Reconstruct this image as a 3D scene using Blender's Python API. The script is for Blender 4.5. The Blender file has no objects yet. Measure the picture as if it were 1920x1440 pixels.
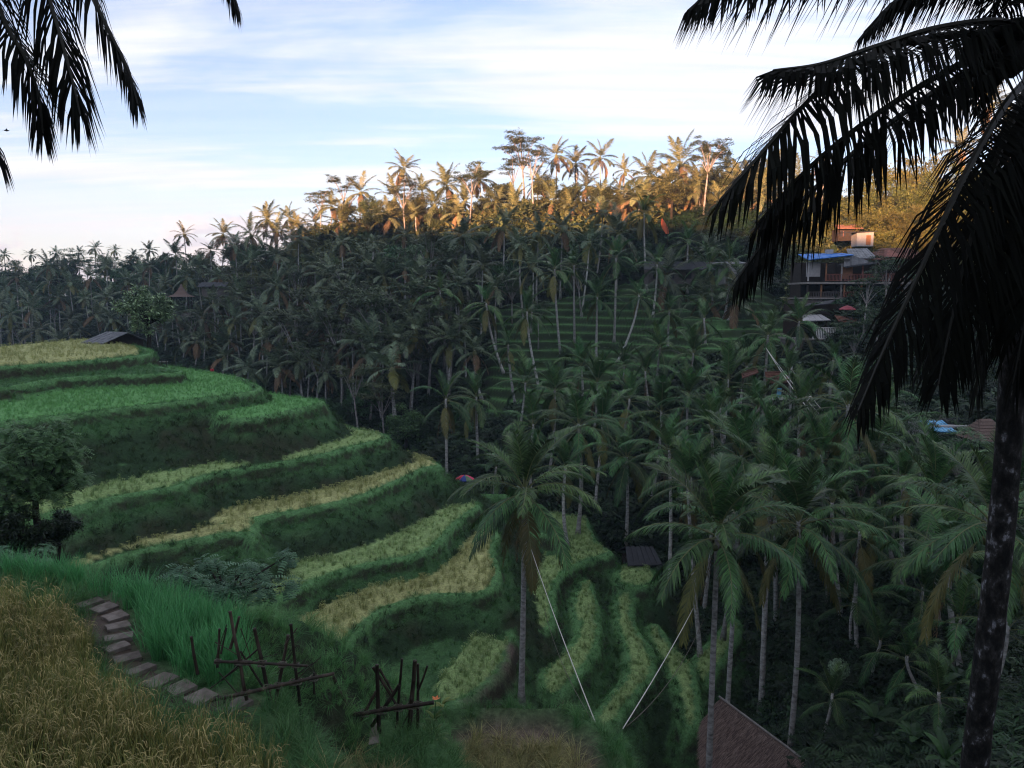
import bpy, math, random
import numpy as np
from mathutils import Vector, Matrix

random.seed(7)
RNG = np.random.default_rng(11)
sc = bpy.context.scene
COL = sc.collection

# ------------------------------------------------------------------ camera
FPX = 1450.0                                   # focal length in pixels of a 1920 px wide frame
PITCH = math.atan(160.0 / FPX)                 # looking slightly down into the valley
cam_data = bpy.data.cameras.new('camera')
cam_data.sensor_width = 36.0
cam_data.lens = 36.0 * FPX / 1920.0
cam_data.clip_start = 0.1
cam_data.clip_end = 6000.0
cam = bpy.data.objects.new('camera', cam_data)
COL.objects.link(cam)
cam.location = (0, 0, 0)
cam.rotation_euler = (math.pi / 2 - PITCH, 0, 0)
sc.camera = cam

# ------------------------------------------------------------------ sun, sky, exposure
SUN_EL = math.radians(6.0)
SUN_AZ = math.radians(205.0)                   # compass angle from +Y clockwise: behind the camera, to the left
SUN_DIR = Vector((math.sin(SUN_AZ) * math.cos(SUN_EL), math.cos(SUN_AZ) * math.cos(SUN_EL), math.sin(SUN_EL)))
sun_data = bpy.data.lights.new('sun', 'SUN')
sun_data.energy = 3.6
sun_data.angle = math.radians(0.5)
sun_data.color = (1.0, 0.50, 0.26)
sun = bpy.data.objects.new('sun', sun_data)
COL.objects.link(sun)
sun.location = SUN_DIR * 50
sun.rotation_euler = (-SUN_DIR).to_track_quat('-Z', 'Y').to_euler()

world = bpy.data.worlds.new('World')
sc.world = world
world.use_nodes = True
SKY_STRENGTH = 0.051
CLOUD = 0.155                                    # radiance of sunlit cloud before exposure


def world_nodes():
    nt = world.node_tree
    nt.nodes.clear()
    N, L = nt.nodes, nt.links

    def mth(op, a, b=None, clamp=False):
        n = N.new('ShaderNodeMath')
        n.operation = op
        n.use_clamp = clamp
        for i, v in enumerate((a, b)):
            if v is None:
                continue
            if isinstance(v, (int, float)):
                n.inputs[i].default_value = v
            else:
                L.new(v, n.inputs[i])
        return n.outputs[0]

    def sstep(v, a, b):
        n = N.new('ShaderNodeMapRange')
        n.interpolation_type = 'SMOOTHSTEP'
        L.new(v, n.inputs['Value'])
        n.inputs['From Min'].default_value = a
        n.inputs['From Max'].default_value = b
        return n.outputs['Result']

    def noise(vec, scale, detail=5, rough=0.55, dist=0.0):
        n = N.new('ShaderNodeTexNoise')
        L.new(vec, n.inputs['Vector'])
        n.inputs['Scale'].default_value = scale
        n.inputs['Detail'].default_value = detail
        n.inputs['Roughness'].default_value = rough
        n.inputs['Distortion'].default_value = dist
        return n.outputs['Fac']

    def mix(f, a, b):
        n = N.new('ShaderNodeMix')
        n.data_type = 'RGBA'
        n.clamp_factor = True
        L.new(f, n.inputs['Factor'])
        for s, v in ((6, a), (7, b)):
            if isinstance(v, tuple):
                n.inputs[s].default_value = (*v, 1)
            else:
                L.new(v, n.inputs[s])
        return n.outputs[2]

    sky = N.new('ShaderNodeTexSky')
    sky.sky_type = 'NISHITA'
    sky.sun_disc = False
    sky.sun_elevation = SUN_EL
    sky.sun_rotation = SUN_AZ
    sky.altitude = 300.0
    sky.air_density = 1.0
    sky.dust_density = 0.25
    sky.ozone_density = 3.0
    scale = N.new('ShaderNodeVectorMath')
    scale.operation = 'SCALE'
    L.new(sky.outputs[0], scale.inputs[0])
    scale.inputs['Scale'].default_value = SKY_STRENGTH
    tint = N.new('ShaderNodeVectorMath')
    tint.operation = 'MULTIPLY'
    L.new(scale.outputs[0], tint.inputs[0])
    tint.inputs[1].default_value = (1.12, 0.91, 0.98)
    scale = tint
    tc = N.new('ShaderNodeTexCoord')
    sep = N.new('ShaderNodeSeparateXYZ')
    L.new(tc.outputs['Generated'], sep.inputs[0])
    z = mth('MAXIMUM', sep.outputs['Z'], 0.0)
    zz = mth('ADD', z, 0.10)
    comb = N.new('ShaderNodeCombineXYZ')
    L.new(mth('DIVIDE', sep.outputs['X'], zz), comb.inputs[0])
    L.new(mth('DIVIDE', sep.outputs['Y'], zz), comb.inputs[1])
    # high streaky cloud sheet, projected on a flat layer
    mp = N.new('ShaderNodeMapping')
    mp.inputs['Rotation'].default_value = (0, 0, math.radians(-14))
    mp.inputs['Scale'].default_value = (0.42, 1.15, 1.0)
    mp.inputs['Location'].default_value = (3.1, 7.7, 0.0)
    L.new(comb.outputs[0], mp.inputs[0])
    n1 = noise(mp.outputs[0], 0.75, 6, 0.58, 0.5)
    mp2 = N.new('ShaderNodeMapping')
    mp2.inputs['Rotation'].default_value = (0, 0, math.radians(-20))
    mp2.inputs['Scale'].default_value = (0.30, 2.2, 1.0)
    L.new(comb.outputs[0], mp2.inputs[0])
    n2 = noise(mp2.outputs[0], 1.6, 7, 0.6, 0.8)
    streak = mth('ADD', mth('MULTIPLY', n1, 0.72), mth('MULTIPLY', n2, 0.28))
    cover = sstep(streak, 0.40, 0.60)
    # cloud thickens in the low sky
    low = sstep(z, 0.26, 0.06)
    cover = mth('MAXIMUM', cover, mth('MULTIPLY', low, mth('ADD', 0.30, mth('MULTIPLY', n2, 0.7))), True)
    # a thin veil everywhere, and grey undersides in the thicker streaks
    cover = mth('MAXIMUM', cover, 0.25)
    grey = sstep(noise(mp2.outputs[0], 3.1, 6, 0.6, 0.6), 0.35, 0.68)
    cloudcol = mix(grey, (CLOUD * 0.80, CLOUD * 0.84, CLOUD * 0.92), (CLOUD * 1.0, CLOUD * 1.0, CLOUD * 1.01))
    cloudcol = mix(sstep(z, 0.17, 0.05), cloudcol, (CLOUD * 0.70, CLOUD * 0.75, CLOUD * 0.85))
    col = mix(mth('MULTIPLY', cover, 0.88), scale.outputs[0], cloudcol)
    # low heaped cloud near the horizon
    mp3 = N.new('ShaderNodeMapping')
    mp3.inputs['Scale'].default_value = (1.0, 1.0, 2.6)
    mp3.inputs['Location'].default_value = (1.3, 0.4, 0.2)
    L.new(tc.outputs['Generated'], mp3.inputs[0])
    n3 = noise(mp3.outputs[0], 7.0, 8, 0.55, 0.2)
    band = sstep(z, 0.13, 0.03)
    heap = mth('MULTIPLY', sstep(mth('ADD', n3, mth('MULTIPLY', band, 0.25)), 0.66, 0.72), sstep(z, 0.13, 0.09))
    n4 = noise(mp3.outputs[0], 16.0, 5, 0.6, 0.2)
    shade = sstep(n4, 0.35, 0.62)
    heapcol = mix(shade, (CLOUD * 0.56, CLOUD * 0.58, CLOUD * 0.72), (CLOUD * 0.96, CLOUD * 0.85, CLOUD * 0.86))
    col = mix(mth('MULTIPLY', heap, 0.8), col, heapcol)
    bg = N.new('ShaderNodeBackground')
    L.new(col, bg.inputs[0])
    bg.inputs[1].default_value = 1.0
    out = N.new('ShaderNodeOutputWorld')
    L.new(bg.outputs[0], out.inputs[0])


world_nodes()
vs = sc.view_settings
vs.view_transform = 'Standard'
vs.look = 'None'
vs.gamma = 1.0
vs.use_curve_mapping = False
vs.exposure = 2.95
cy = sc.cycles
cy.max_bounces = 5
cy.diffuse_bounces = 3
cy.glossy_bounces = 1
cy.transmission_bounces = 2
cy.volume_bounces = 0
cy.transparent_max_bounces = 4
cy.use_adaptive_sampling = True
cy.adaptive_threshold = 0.008
cy.use_denoising = True
cy.denoising_prefilter = 'ACCURATE'
cy.filter_width = 1.15
cy.sample_clamp_indirect = 6.0

# ------------------------------------------------------------------ picture <-> place
FWD = Vector((0, math.cos(PITCH), -math.sin(PITCH)))
UPV = Vector((0, math.sin(PITCH), math.cos(PITCH)))


def ray(px, py):
    return FWD + Vector((1, 0, 0)) * ((px - 960.0) / FPX) - UPV * ((py - 720.0) / FPX)


def P(px, py, d):
    """the point at depth d (metres along +Y) that a surveyor standing at the camera sights at (px, py)"""
    r = ray(px, py)
    return r * (d / r.y)


def PZ(px, py, z):
    """the point of the level z sighted at (px, py)"""
    r = ray(px, py)
    return r * (z / r.z)


def project(x, y, z):
    cz = y * FWD.y + z * FWD.z
    uy = y * UPV.y + z * UPV.z
    cz = np.where(np.abs(cz) < 1e-3, 1e-3, cz)
    return 960.0 + FPX * x / cz, 720.0 - FPX * uy / cz, cz


# ------------------------------------------------------------------ object helpers
def tag(o, label=None, cat=None, group=None, kind=None):
    if label:
        o['label'] = label
    if cat:
        o['category'] = cat
    if group:
        o['group'] = group
    if kind:
        o['kind'] = kind
    return o


def empty(name, loc=(0, 0, 0), rz=0.0):
    o = bpy.data.objects.new(name, None)
    COL.objects.link(o)
    o.location = loc
    o.rotation_euler = (0, 0, rz)
    o.empty_display_size = 0.2
    return o


def link(name, me, parent=None, loc=None, rot=None, scale=None):
    o = bpy.data.objects.new(name, me)
    COL.objects.link(o)
    if parent is not None:
        o.parent = parent
    if loc is not None:
        o.location = loc
    if rot is not None:
        o.rotation_euler = rot
    if scale is not None:
        o.scale = scale if hasattr(scale, '__len__') else (scale, scale, scale)
    return o


class MB:
    """collects faces for one mesh; every vertex carries a tint value 'v'"""
    def __init__(self):
        self.v, self.f, self.m, self.t = [], [], [], []

    def add(self, verts, faces, mat=0, tint=0.5):
        b = len(self.v)
        self.v.extend([tuple(p) for p in verts])
        self.t.extend([tint] * len(verts))
        for f in faces:
            self.f.append(tuple(i + b for i in f))
            self.m.append(mat)

    def box(self, c, s, rz=0.0, mat=0, tint=0.5, rot=None):
        hx, hy, hz = s[0] / 2, s[1] / 2, s[2] / 2
        vs_ = [Vector((x, y, z)) for z in (-hz, hz) for x, y in ((-hx, -hy), (hx, -hy), (hx, hy), (-hx, hy))]
        M = rot if rot is not None else Matrix.Rotation(rz, 3, 'Z')
        vs_ = [M @ p + Vector(c) for p in vs_]
        self.add(vs_, [(0, 3, 2, 1), (4, 5, 6, 7), (0, 1, 5, 4), (1, 2, 6, 5), (2, 3, 7, 6), (3, 0, 4, 7)], mat, tint)

    def tube(self, pts, radii, sides=8, mat=0, tint=0.5, cap=True):
        pts = [Vector(p) for p in pts]
        n = len(pts)
        base = len(self.v)
        ref = None
        for i, p in enumerate(pts):
            t = (pts[min(i + 1, n - 1)] - pts[max(i - 1, 0)])
            if t.length < 1e-9:
                t = Vector((0, 0, 1))
            t.normalize()
            if ref is None:
                ref = Vector((1, 0, 0)) if abs(t.x) < 0.8 else Vector((0, 1, 0))
            a = (ref - t * ref.dot(t)).normalized()
            ref = a
            b = t.cross(a)
            r = radii[i]
            for k in range(sides):
                an = 2 * math.pi * k / sides
                self.v.append(tuple(p + a * (math.cos(an) * r) + b * (math.sin(an) * r)))
                self.t.append(tint)
        for i in range(n - 1):
            for k in range(sides):
                k2 = (k + 1) % sides
                self.f.append((base + i * sides + k, base + i * sides + k2, base + (i + 1) * sides + k2, base + (i + 1) * sides + k))
                self.m.append(mat)
        if cap:
            self.f.append(tuple(base + k for k in reversed(range(sides))))
            self.m.append(mat)
            self.f.append(tuple(base + (n - 1) * sides + k for k in range(sides)))
            self.m.append(mat)

    def mesh(self, name, mats, smooth=False):
        me = bpy.data.meshes.new(name)
        me.from_pydata(self.v, [], self.f)
        for m in (mats if isinstance(mats, (list, tuple)) else [mats]):
            me.materials.append(m)
        if any(self.m):
            me.polygons.foreach_set('material_index', self.m)
        at = me.attributes.new('v', 'FLOAT', 'POINT')
        at.data.foreach_set('value', self.t)
        if smooth:
            me.polygons.foreach_set('use_smooth', [True] * len(me.polygons))
        me.update()
        return me


# ------------------------------------------------------------------ materials
def _nt(name):
    m = bpy.data.materials.new(name)
    m.use_nodes = True
    nt = m.node_tree
    nt.nodes.clear()
    return m, nt, nt.nodes, nt.links


def leaf_mat(name, c1, c2, rand=0.35, trans=0.25, rough=0.55, hue=0.0, spec=0.25):
    m, nt, N, L = _nt(name)
    at = N.new('ShaderNodeAttribute')
    at.attribute_name = 'v'
    mx = N.new('ShaderNodeMix')
    mx.data_type = 'RGBA'
    L.new(at.outputs['Fac'], mx.inputs['Factor'])
    mx.inputs[6].default_value = (*c1, 1)
    mx.inputs[7].default_value = (*c2, 1)
    oi = N.new('ShaderNodeObjectInfo')
    mr = N.new('ShaderNodeMapRange')
    L.new(oi.outputs['Random'], mr.inputs['Value'])
    mr.inputs['To Min'].default_value = 1 - rand
    mr.inputs['To Max'].default_value = 1 + rand
    hs = N.new('ShaderNodeHueSaturation')
    L.new(mx.outputs[2], hs.inputs['Color'])
    L.new(mr.outputs[0], hs.inputs['Value'])
    if hue:
        m2 = N.new('ShaderNodeMapRange')
        ml = N.new('ShaderNodeMath')
        ml.operation = 'MULTIPLY'
        ml.inputs[1].default_value = 7.31
        fr = N.new('ShaderNodeMath')
        fr.operation = 'FRACT'
        L.new(oi.outputs['Random'], ml.inputs[0])
        L.new(ml.outputs[0], fr.inputs[0])
        L.new(fr.outputs[0], m2.inputs['Value'])
        m2.inputs['To Min'].default_value = 0.5 - hue
        m2.inputs['To Max'].default_value = 0.5 + hue
        L.new(m2.outputs[0], hs.inputs['Hue'])
    p = N.new('ShaderNodeBsdfPrincipled')
    L.new(hs.outputs[0], p.inputs['Base Color'])
    p.inputs['Roughness'].default_value = rough
    p.inputs['Specular IOR Level'].default_value = spec
    out = N.new('ShaderNodeOutputMaterial')
    if trans > 0:
        tr = N.new('ShaderNodeBsdfTranslucent')
        L.new(hs.outputs[0], tr.inputs['Color'])
        ms = N.new('ShaderNodeMixShader')
        ms.inputs[0].default_value = trans
        L.new(p.outputs[0], ms.inputs[1])
        L.new(tr.outputs[0], ms.inputs[2])
        L.new(ms.outputs[0], out.inputs[0])
    else:
        L.new(p.outputs[0], out.inputs[0])
    return m


def noise_mat(name, cols, scale=1.0, detail=6, rough=0.85, stretch=(1, 1, 1), bump=0.0, spec=0.2, obj_rand=0.0, lo=0.3, hi=0.7):
    """colours cols spread over a noise field"""
    m, nt, N, L = _nt(name)
    tc = N.new('ShaderNodeTexCoord')
    mp = N.new('ShaderNodeMapping')
    mp.inputs['Scale'].default_value = stretch
    L.new(tc.outputs['Object'], mp.inputs[0])
    no = N.new('ShaderNodeTexNoise')
    no.inputs['Scale'].default_value = scale
    no.inputs['Detail'].default_value = detail
    no.inputs['Roughness'].default_value = 0.62
    L.new(mp.outputs[0], no.inputs['Vector'])
    rp = N.new('ShaderNodeValToRGB')
    L.new(no.outputs['Fac'], rp.inputs[0])
    el = rp.color_ramp.elements
    while len(el) < len(cols):
        el.new(0.5)
    for i, c in enumerate(cols):
        el[i].position = lo + (hi - lo) * i / max(1, len(cols) - 1)
        el[i].color = (*c, 1)
    src = rp.outputs[0]
    if obj_rand:
        oi = N.new('ShaderNodeObjectInfo')
        mr = N.new('ShaderNodeMapRange')
        L.new(oi.outputs['Random'], mr.inputs['Value'])
        mr.inputs['To Min'].default_value = 1 - obj_rand
        mr.inputs['To Max'].default_value = 1 + obj_rand
        hs = N.new('ShaderNodeHueSaturation')
        L.new(src, hs.inputs['Color'])
        L.new(mr.outputs[0], hs.inputs['Value'])
        src = hs.outputs[0]
    p = N.new('ShaderNodeBsdfPrincipled')
    L.new(src, p.inputs['Base Color'])
    p.inputs['Roughness'].default_value = rough
    p.inputs['Specular IOR Level'].default_value = spec
    if bump:
        bp = N.new('ShaderNodeBump')
        bp.inputs['Strength'].default_value = bump
        bp.inputs['Distance'].default_value = 0.05
        L.new(no.outputs['Fac'], bp.inputs['Height'])
        L.new(bp.outputs[0], p.inputs['Normal'])
    out = N.new('ShaderNodeOutputMaterial')
    L.new(p.outputs[0], out.inputs[0])
    return m


def plain(name, c, rough=0.7, var=0.25, scale=3.0, spec=0.25):
    return noise_mat(name, [tuple(x * (1 - var) for x in c), c, tuple(min(1, x * (1 + var)) for x in c)], scale, 5, rough, spec=spec)


M_TERRACE = noise_mat('bank_soil', [(0.018, 0.014, 0.008), (0.03, 0.035, 0.012), (0.022, 0.05, 0.014), (0.04, 0.085, 0.025)], 0.9, 8, 0.95, bump=0.6, lo=0.32, hi=0.66)


def cover_mat(name):
    """ground cover: soil, turf and stubble as mapped on the terrain, broken up by fine noise"""
    m, nt, N, L = _nt(name)
    at = N.new('ShaderNodeAttribute')
    at.attribute_name = 'cover'
    tc = N.new('ShaderNodeTexCoord')
    val = None
    for sc_, amt in ((9.0, 0.6), (2.2, 0.35)):
        no = N.new('ShaderNodeTexNoise')
        no.inputs['Scale'].default_value = sc_
        no.inputs['Detail'].default_value = 5
        no.inputs['Roughness'].default_value = 0.7
        L.new(tc.outputs['Object'], no.inputs['Vector'])
        mr = N.new('ShaderNodeMapRange')
        L.new(no.outputs['Fac'], mr.inputs['Value'])
        mr.inputs['From Min'].default_value = 0.25
        mr.inputs['From Max'].default_value = 0.75
        mr.inputs['To Min'].default_value = 1 - amt
        mr.inputs['To Max'].default_value = 1 + amt
        if val is None:
            val = mr.outputs[0]
            hgt = no.outputs['Fac']
        else:
            mu = N.new('ShaderNodeMath')
            mu.operation = 'MULTIPLY'
            L.new(val, mu.inputs[0])
            L.new(mr.outputs[0], mu.inputs[1])
            val = mu.outputs[0]
    # steep faces darkened in broken patches: cut earth plus riser shade in the colour
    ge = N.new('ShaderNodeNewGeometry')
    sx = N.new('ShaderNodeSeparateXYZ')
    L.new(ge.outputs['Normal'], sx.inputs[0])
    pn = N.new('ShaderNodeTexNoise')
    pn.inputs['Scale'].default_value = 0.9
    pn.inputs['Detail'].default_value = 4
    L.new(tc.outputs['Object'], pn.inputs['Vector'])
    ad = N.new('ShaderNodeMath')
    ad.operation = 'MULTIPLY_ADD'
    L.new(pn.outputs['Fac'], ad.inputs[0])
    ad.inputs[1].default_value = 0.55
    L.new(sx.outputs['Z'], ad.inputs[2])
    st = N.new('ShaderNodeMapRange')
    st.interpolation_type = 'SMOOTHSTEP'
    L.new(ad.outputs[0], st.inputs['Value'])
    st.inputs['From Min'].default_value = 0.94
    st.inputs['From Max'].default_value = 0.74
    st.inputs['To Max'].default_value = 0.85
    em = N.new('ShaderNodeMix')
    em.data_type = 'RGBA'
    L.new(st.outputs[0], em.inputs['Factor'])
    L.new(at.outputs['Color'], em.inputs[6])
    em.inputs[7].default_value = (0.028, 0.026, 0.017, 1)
    hs = N.new('ShaderNodeHueSaturation')
    L.new(em.outputs[2], hs.inputs['Color'])
    L.new(val, hs.inputs['Value'])
    p = N.new('ShaderNodeBsdfPrincipled')
    L.new(hs.outputs[0], p.inputs['Base Color'])
    p.inputs['Roughness'].default_value = 0.95
    p.inputs['Specular IOR Level'].default_value = 0.1
    bp = N.new('ShaderNodeBump')
    bp.inputs['Strength'].default_value = 0.7
    bp.inputs['Distance'].default_value = 0.06
    L.new(hgt, bp.inputs['Height'])
    L.new(bp.outputs[0], p.inputs['Normal'])
    out = N.new('ShaderNodeOutputMaterial')
    L.new(p.outputs[0], out.inputs[0])
    return m


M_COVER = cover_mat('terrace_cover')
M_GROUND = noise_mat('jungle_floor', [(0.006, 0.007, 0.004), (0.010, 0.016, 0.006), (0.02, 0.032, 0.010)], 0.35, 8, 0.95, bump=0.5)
M_FARTERR = noise_mat('far_terrace_grass', [(0.018, 0.03, 0.012), (0.03, 0.06, 0.02), (0.05, 0.10, 0.03)], 0.5, 8, 0.95, bump=0.5)
M_MUD = noise_mat('mud_path', [(0.030, 0.020, 0.016), (0.06, 0.042, 0.034), (0.09, 0.066, 0.055)], 1.8, 8, 0.8, bump=0.6)
M_STONE = noise_mat('paving_stone', [(0.075, 0.062, 0.054), (0.155, 0.130, 0.115), (0.23, 0.20, 0.18)], 5.0, 8, 0.8, bump=0.5, obj_rand=0.25)
M_BAMBOO = noise_mat('weathered_bamboo', [(0.010, 0.008, 0.006), (0.030, 0.022, 0.016), (0.075, 0.055, 0.04)], 9.0, 6, 0.6, stretch=(1, 1, 0.25), obj_rand=0.35)
M_BARK_PALE = noise_mat('palm_bark_pale', [(0.11, 0.105, 0.10), (0.30, 0.29, 0.275), (0.46, 0.45, 0.43)], 3.0, 8, 0.9, stretch=(1, 1, 2.2), bump=0.5, obj_rand=0.3)
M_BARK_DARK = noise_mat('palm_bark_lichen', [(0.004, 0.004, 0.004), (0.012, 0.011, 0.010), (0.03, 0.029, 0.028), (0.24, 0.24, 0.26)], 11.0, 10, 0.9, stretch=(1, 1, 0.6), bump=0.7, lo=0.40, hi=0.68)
M_STRAW = leaf_mat('loose_straw', (0.06, 0.040, 0.033), (0.30, 0.215, 0.18), 0.1, 0.1, 0.9)
M_BARK_TREE = noise_mat('tree_bark_grey', [(0.10, 0.09, 0.085), (0.24, 0.22, 0.21), (0.36, 0.34, 0.32)], 3.0, 6, 0.9, stretch=(1, 1, 0.5), obj_rand=0.3)
M_BARK_DKTREE = noise_mat('tree_bark_dark', [(0.012, 0.010, 0.008), (0.03, 0.025, 0.02)], 3.0, 6, 0.9)
M_FROND = leaf_mat('palm_frond', (0.012, 0.036, 0.012), (0.088, 0.185, 0.055), 0.5, 0.15, 0.45, 0.03, 0.25)
M_FROND_OLD = leaf_mat('palm_frond_yellowing', (0.0900, 0.0975, 0.0270), (0.1650, 0.1500, 0.0450), 0.3, 0.2, 0.55, 0.02)
M_FROND_DRY = leaf_mat('palm_frond_dry', (0.10, 0.06, 0.03), (0.20, 0.13, 0.07), 0.3, 0.2, 0.7)
M_FROND_FAR = leaf_mat('palm_frond_far', (0.028, 0.050, 0.027), (0.165, 0.215, 0.120), 0.4, 0.15, 0.45, 0.025, 0.28)
M_FROND_NEAR = leaf_mat('palm_frond_shade', (0.0016, 0.0020, 0.0014), (0.004, 0.005, 0.003), 0.2, 0.0, 0.65, spec=0.05)  # silhouette darkness against the bright sky put into the leaf colour
M_RIB = plain('frond_midrib', (0.12, 0.13, 0.05), 0.45)
M_RIB_DARK = plain('frond_midrib_dark', (0.010, 0.010, 0.006), 0.5)  # midrib copy darkened to the backlit silhouette
M_FIBRE = plain('palm_fibre', (0.05, 0.032, 0.018), 0.9, 0.5, 8)
M_NUT = plain('coconut_husk', (0.05, 0.055, 0.018), 0.6)
M_NUT_DARK = plain('coconut_husk_dark', (0.006, 0.006, 0.004), 0.6)  # husk copy with the silhouette's darkness in its colour
M_LEAF_A = leaf_mat('tree_leaf_olive', (0.036, 0.056, 0.027), (0.145, 0.185, 0.090), 0.35, 0.2, 0.6, 0.03)
M_LEAF_B = leaf_mat('tree_leaf_green', (0.024, 0.058, 0.022), (0.095, 0.185, 0.070), 0.35, 0.2, 0.5, 0.02)
M_LEAF_C = leaf_mat('bamboo_leaf', (0.070, 0.085, 0.020), (0.17, 0.17, 0.050), 0.3, 0.25, 0.6, 0.03)
M_LEAF_D = leaf_mat('shrub_leaf_bluegreen', (0.032, 0.085, 0.045), (0.13, 0.25, 0.135), 0.2, 0.2, 0.5)
M_LEAF_HUT = leaf_mat('hut_tree_leaf', (0.020, 0.046, 0.022), (0.30, 0.43, 0.22), 0.1, 0.12, 0.5)
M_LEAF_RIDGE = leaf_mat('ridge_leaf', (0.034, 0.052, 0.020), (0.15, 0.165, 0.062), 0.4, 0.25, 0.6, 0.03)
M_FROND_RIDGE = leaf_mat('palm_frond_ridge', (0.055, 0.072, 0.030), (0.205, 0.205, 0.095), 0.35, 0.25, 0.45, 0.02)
M_LEAF_DARK = leaf_mat('undergrowth_leaf', (0.006, 0.016, 0.006), (0.026, 0.058, 0.020), 0.6, 0.12, 0.5, 0.02)  # shade under the dense canopy put into the leaf colour
M_BANANA = leaf_mat('banana_leaf', (0.012, 0.036, 0.010), (0.032, 0.080, 0.022), 0.3, 0.2, 0.45)
M_GRASS = leaf_mat('bank_grass', (0.038, 0.105, 0.033), (0.085, 0.195, 0.064), 0.18, 0.25, 0.6, 0.015)
M_GRASS_DK = leaf_mat('bank_grass_dark', (0.020, 0.042, 0.016), (0.052, 0.092, 0.036), 0.22, 0.2, 0.7, 0.02)
M_LIP = leaf_mat('lip_grass', (0.060, 0.165, 0.050), (0.125, 0.290, 0.095), 0.25, 0.25, 0.6, 0.015)
M_RICE_Y = leaf_mat('young_rice', (0.045, 0.185, 0.060), (0.115, 0.37, 0.130), 0.18, 0.3, 0.5)
M_RICE_YF = leaf_mat('young_rice_terrace', (0.080, 0.215, 0.062), (0.175, 0.40, 0.125), 0.18, 0.3, 0.5)
M_RICE_G = leaf_mat('heading_rice', (0.12, 0.21, 0.065), (0.26, 0.36, 0.13), 0.18, 0.25, 0.6, 0.010)
M_RICE_H = leaf_mat('heading_rice_head', (0.19, 0.28, 0.10), (0.38, 0.45, 0.20), 0.18, 0.2, 0.65, 0.010)
M_RICE_A = leaf_mat('ripe_rice', (0.21, 0.24, 0.075), (0.40, 0.41, 0.17), 0.18, 0.25, 0.65, 0.010)
M_GOLD_BLADE = leaf_mat('ripe_rice_blade', (0.080, 0.120, 0.030), (0.31, 0.28, 0.090), 0.35, 0.25, 0.6, 0.02)
M_GOLD_HEAD = leaf_mat('ripe_rice_head', (0.20, 0.165, 0.058), (0.40, 0.33, 0.135), 0.25, 0.15, 0.65)
M_DRYGRASS = leaf_mat('dry_grass', (0.11, 0.125, 0.045), (0.36, 0.32, 0.14), 0.3, 0.25, 0.65, 0.02)
M_THATCH = noise_mat('thatch', [(0.05, 0.034, 0.028), (0.13, 0.090, 0.075), (0.22, 0.16, 0.135)], 6.0, 10, 0.95, stretch=(4, 4, 1), bump=0.8)
M_TILE = noise_mat('roof_tile_red', [(0.09, 0.040, 0.030), (0.16, 0.075, 0.055), (0.22, 0.12, 0.09)], 3.0, 6, 0.9, obj_rand=0.15)
M_METAL = noise_mat('roof_sheet_grey', [(0.10, 0.105, 0.115), (0.17, 0.175, 0.19), (0.24, 0.24, 0.25)], 1.5, 5, 0.6, obj_rand=0.15)
M_METAL_DK = plain('roof_sheet_dark', (0.035, 0.036, 0.042), 0.7)
M_BLUE = plain('blue_tarpaulin', (0.02, 0.16, 0.52), 0.5, 0.15)
M_BLUE_PALE = plain('pale_blue_sheet', (0.14, 0.38, 0.60), 0.5, 0.15)
M_WOOD_RED = plain('red_stained_wood', (0.22, 0.085, 0.065), 0.7, 0.35)
M_WOOD_DK = plain('dark_wood', (0.025, 0.017, 0.013), 0.8, 0.35)
M_WOOD_OR = plain('orange_wood', (0.26, 0.12, 0.055), 0.7, 0.25)
M_PLASTER = plain('pale_plaster', (0.34, 0.33, 0.33), 0.9, 0.15)
M_PLASTER_DK = plain('stained_plaster', (0.11, 0.095, 0.09), 0.9, 0.3)
M_CONC = plain('concrete', (0.22, 0.20, 0.185), 0.9, 0.3)
M_RED = plain('red_cloth', (0.42, 0.03, 0.045), 0.8, 0.15)
M_ORANGE = plain('orange_cloth', (0.50, 0.11, 0.045), 0.8, 0.35, 0.8)
M_NAVY = plain('blue_cloth', (0.03, 0.05, 0.20), 0.8, 0.15)
M_BLACKC = plain('dark_cloth', (0.02, 0.02, 0.025), 0.8, 0.15)
M_SKIN = plain('skin', (0.22, 0.12, 0.08), 0.6, 0.1)
M_HAIR = plain('black_hair', (0.01, 0.009, 0.008), 0.5, 0.1)
M_ROPE = plain('pale_rope', (0.50, 0.48, 0.44), 0.8, 0.1)
M_ROPE_DK = plain('dark_rope', (0.10, 0.09, 0.07), 0.8, 0.1)
M_WHITE = plain('white_paint', (0.62, 0.60, 0.58), 0.6, 0.1)
M_FLOWER = plain('orange_flower', (0.55, 0.16, 0.05), 0.6, 0.2)

# ================================================================== TERRAIN
def _hash(ix, iy, seed):
    n = (ix.astype(np.int64) * 374761393 + iy.astype(np.int64) * 668265263 + seed * 1274126177) & 0xFFFFFFFF
    n = ((n ^ (n >> 13)) * 1274126177) & 0xFFFFFFFF
    return ((n ^ (n >> 16)) & 0xFFFFFF) / float(0xFFFFFF)


def vnoise(x, y, seed=0):
    x = np.asarray(x, float)
    y = np.asarray(y, float)
    ix, iy = np.floor(x), np.floor(y)
    fx, fy = x - ix, y - iy
    fx = fx * fx * (3 - 2 * fx)
    fy = fy * fy * (3 - 2 * fy)
    a = _hash(ix, iy, seed) * (1 - fx) + _hash(ix + 1, iy, seed) * fx
    b = _hash(ix, iy + 1, seed) * (1 - fx) + _hash(ix + 1, iy + 1, seed) * fx
    return a * (1 - fy) + b * fy


def fbm(x, y, seed=0, oct_=4):
    s, a, t = 0.0, 1.0, 0.0
    for i in range(oct_):
        s = s + a * (vnoise(x * 2 ** i, y * 2 ** i, seed + i * 17) - 0.5)
        t += a
        a *= 0.5
    return s / t


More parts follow.
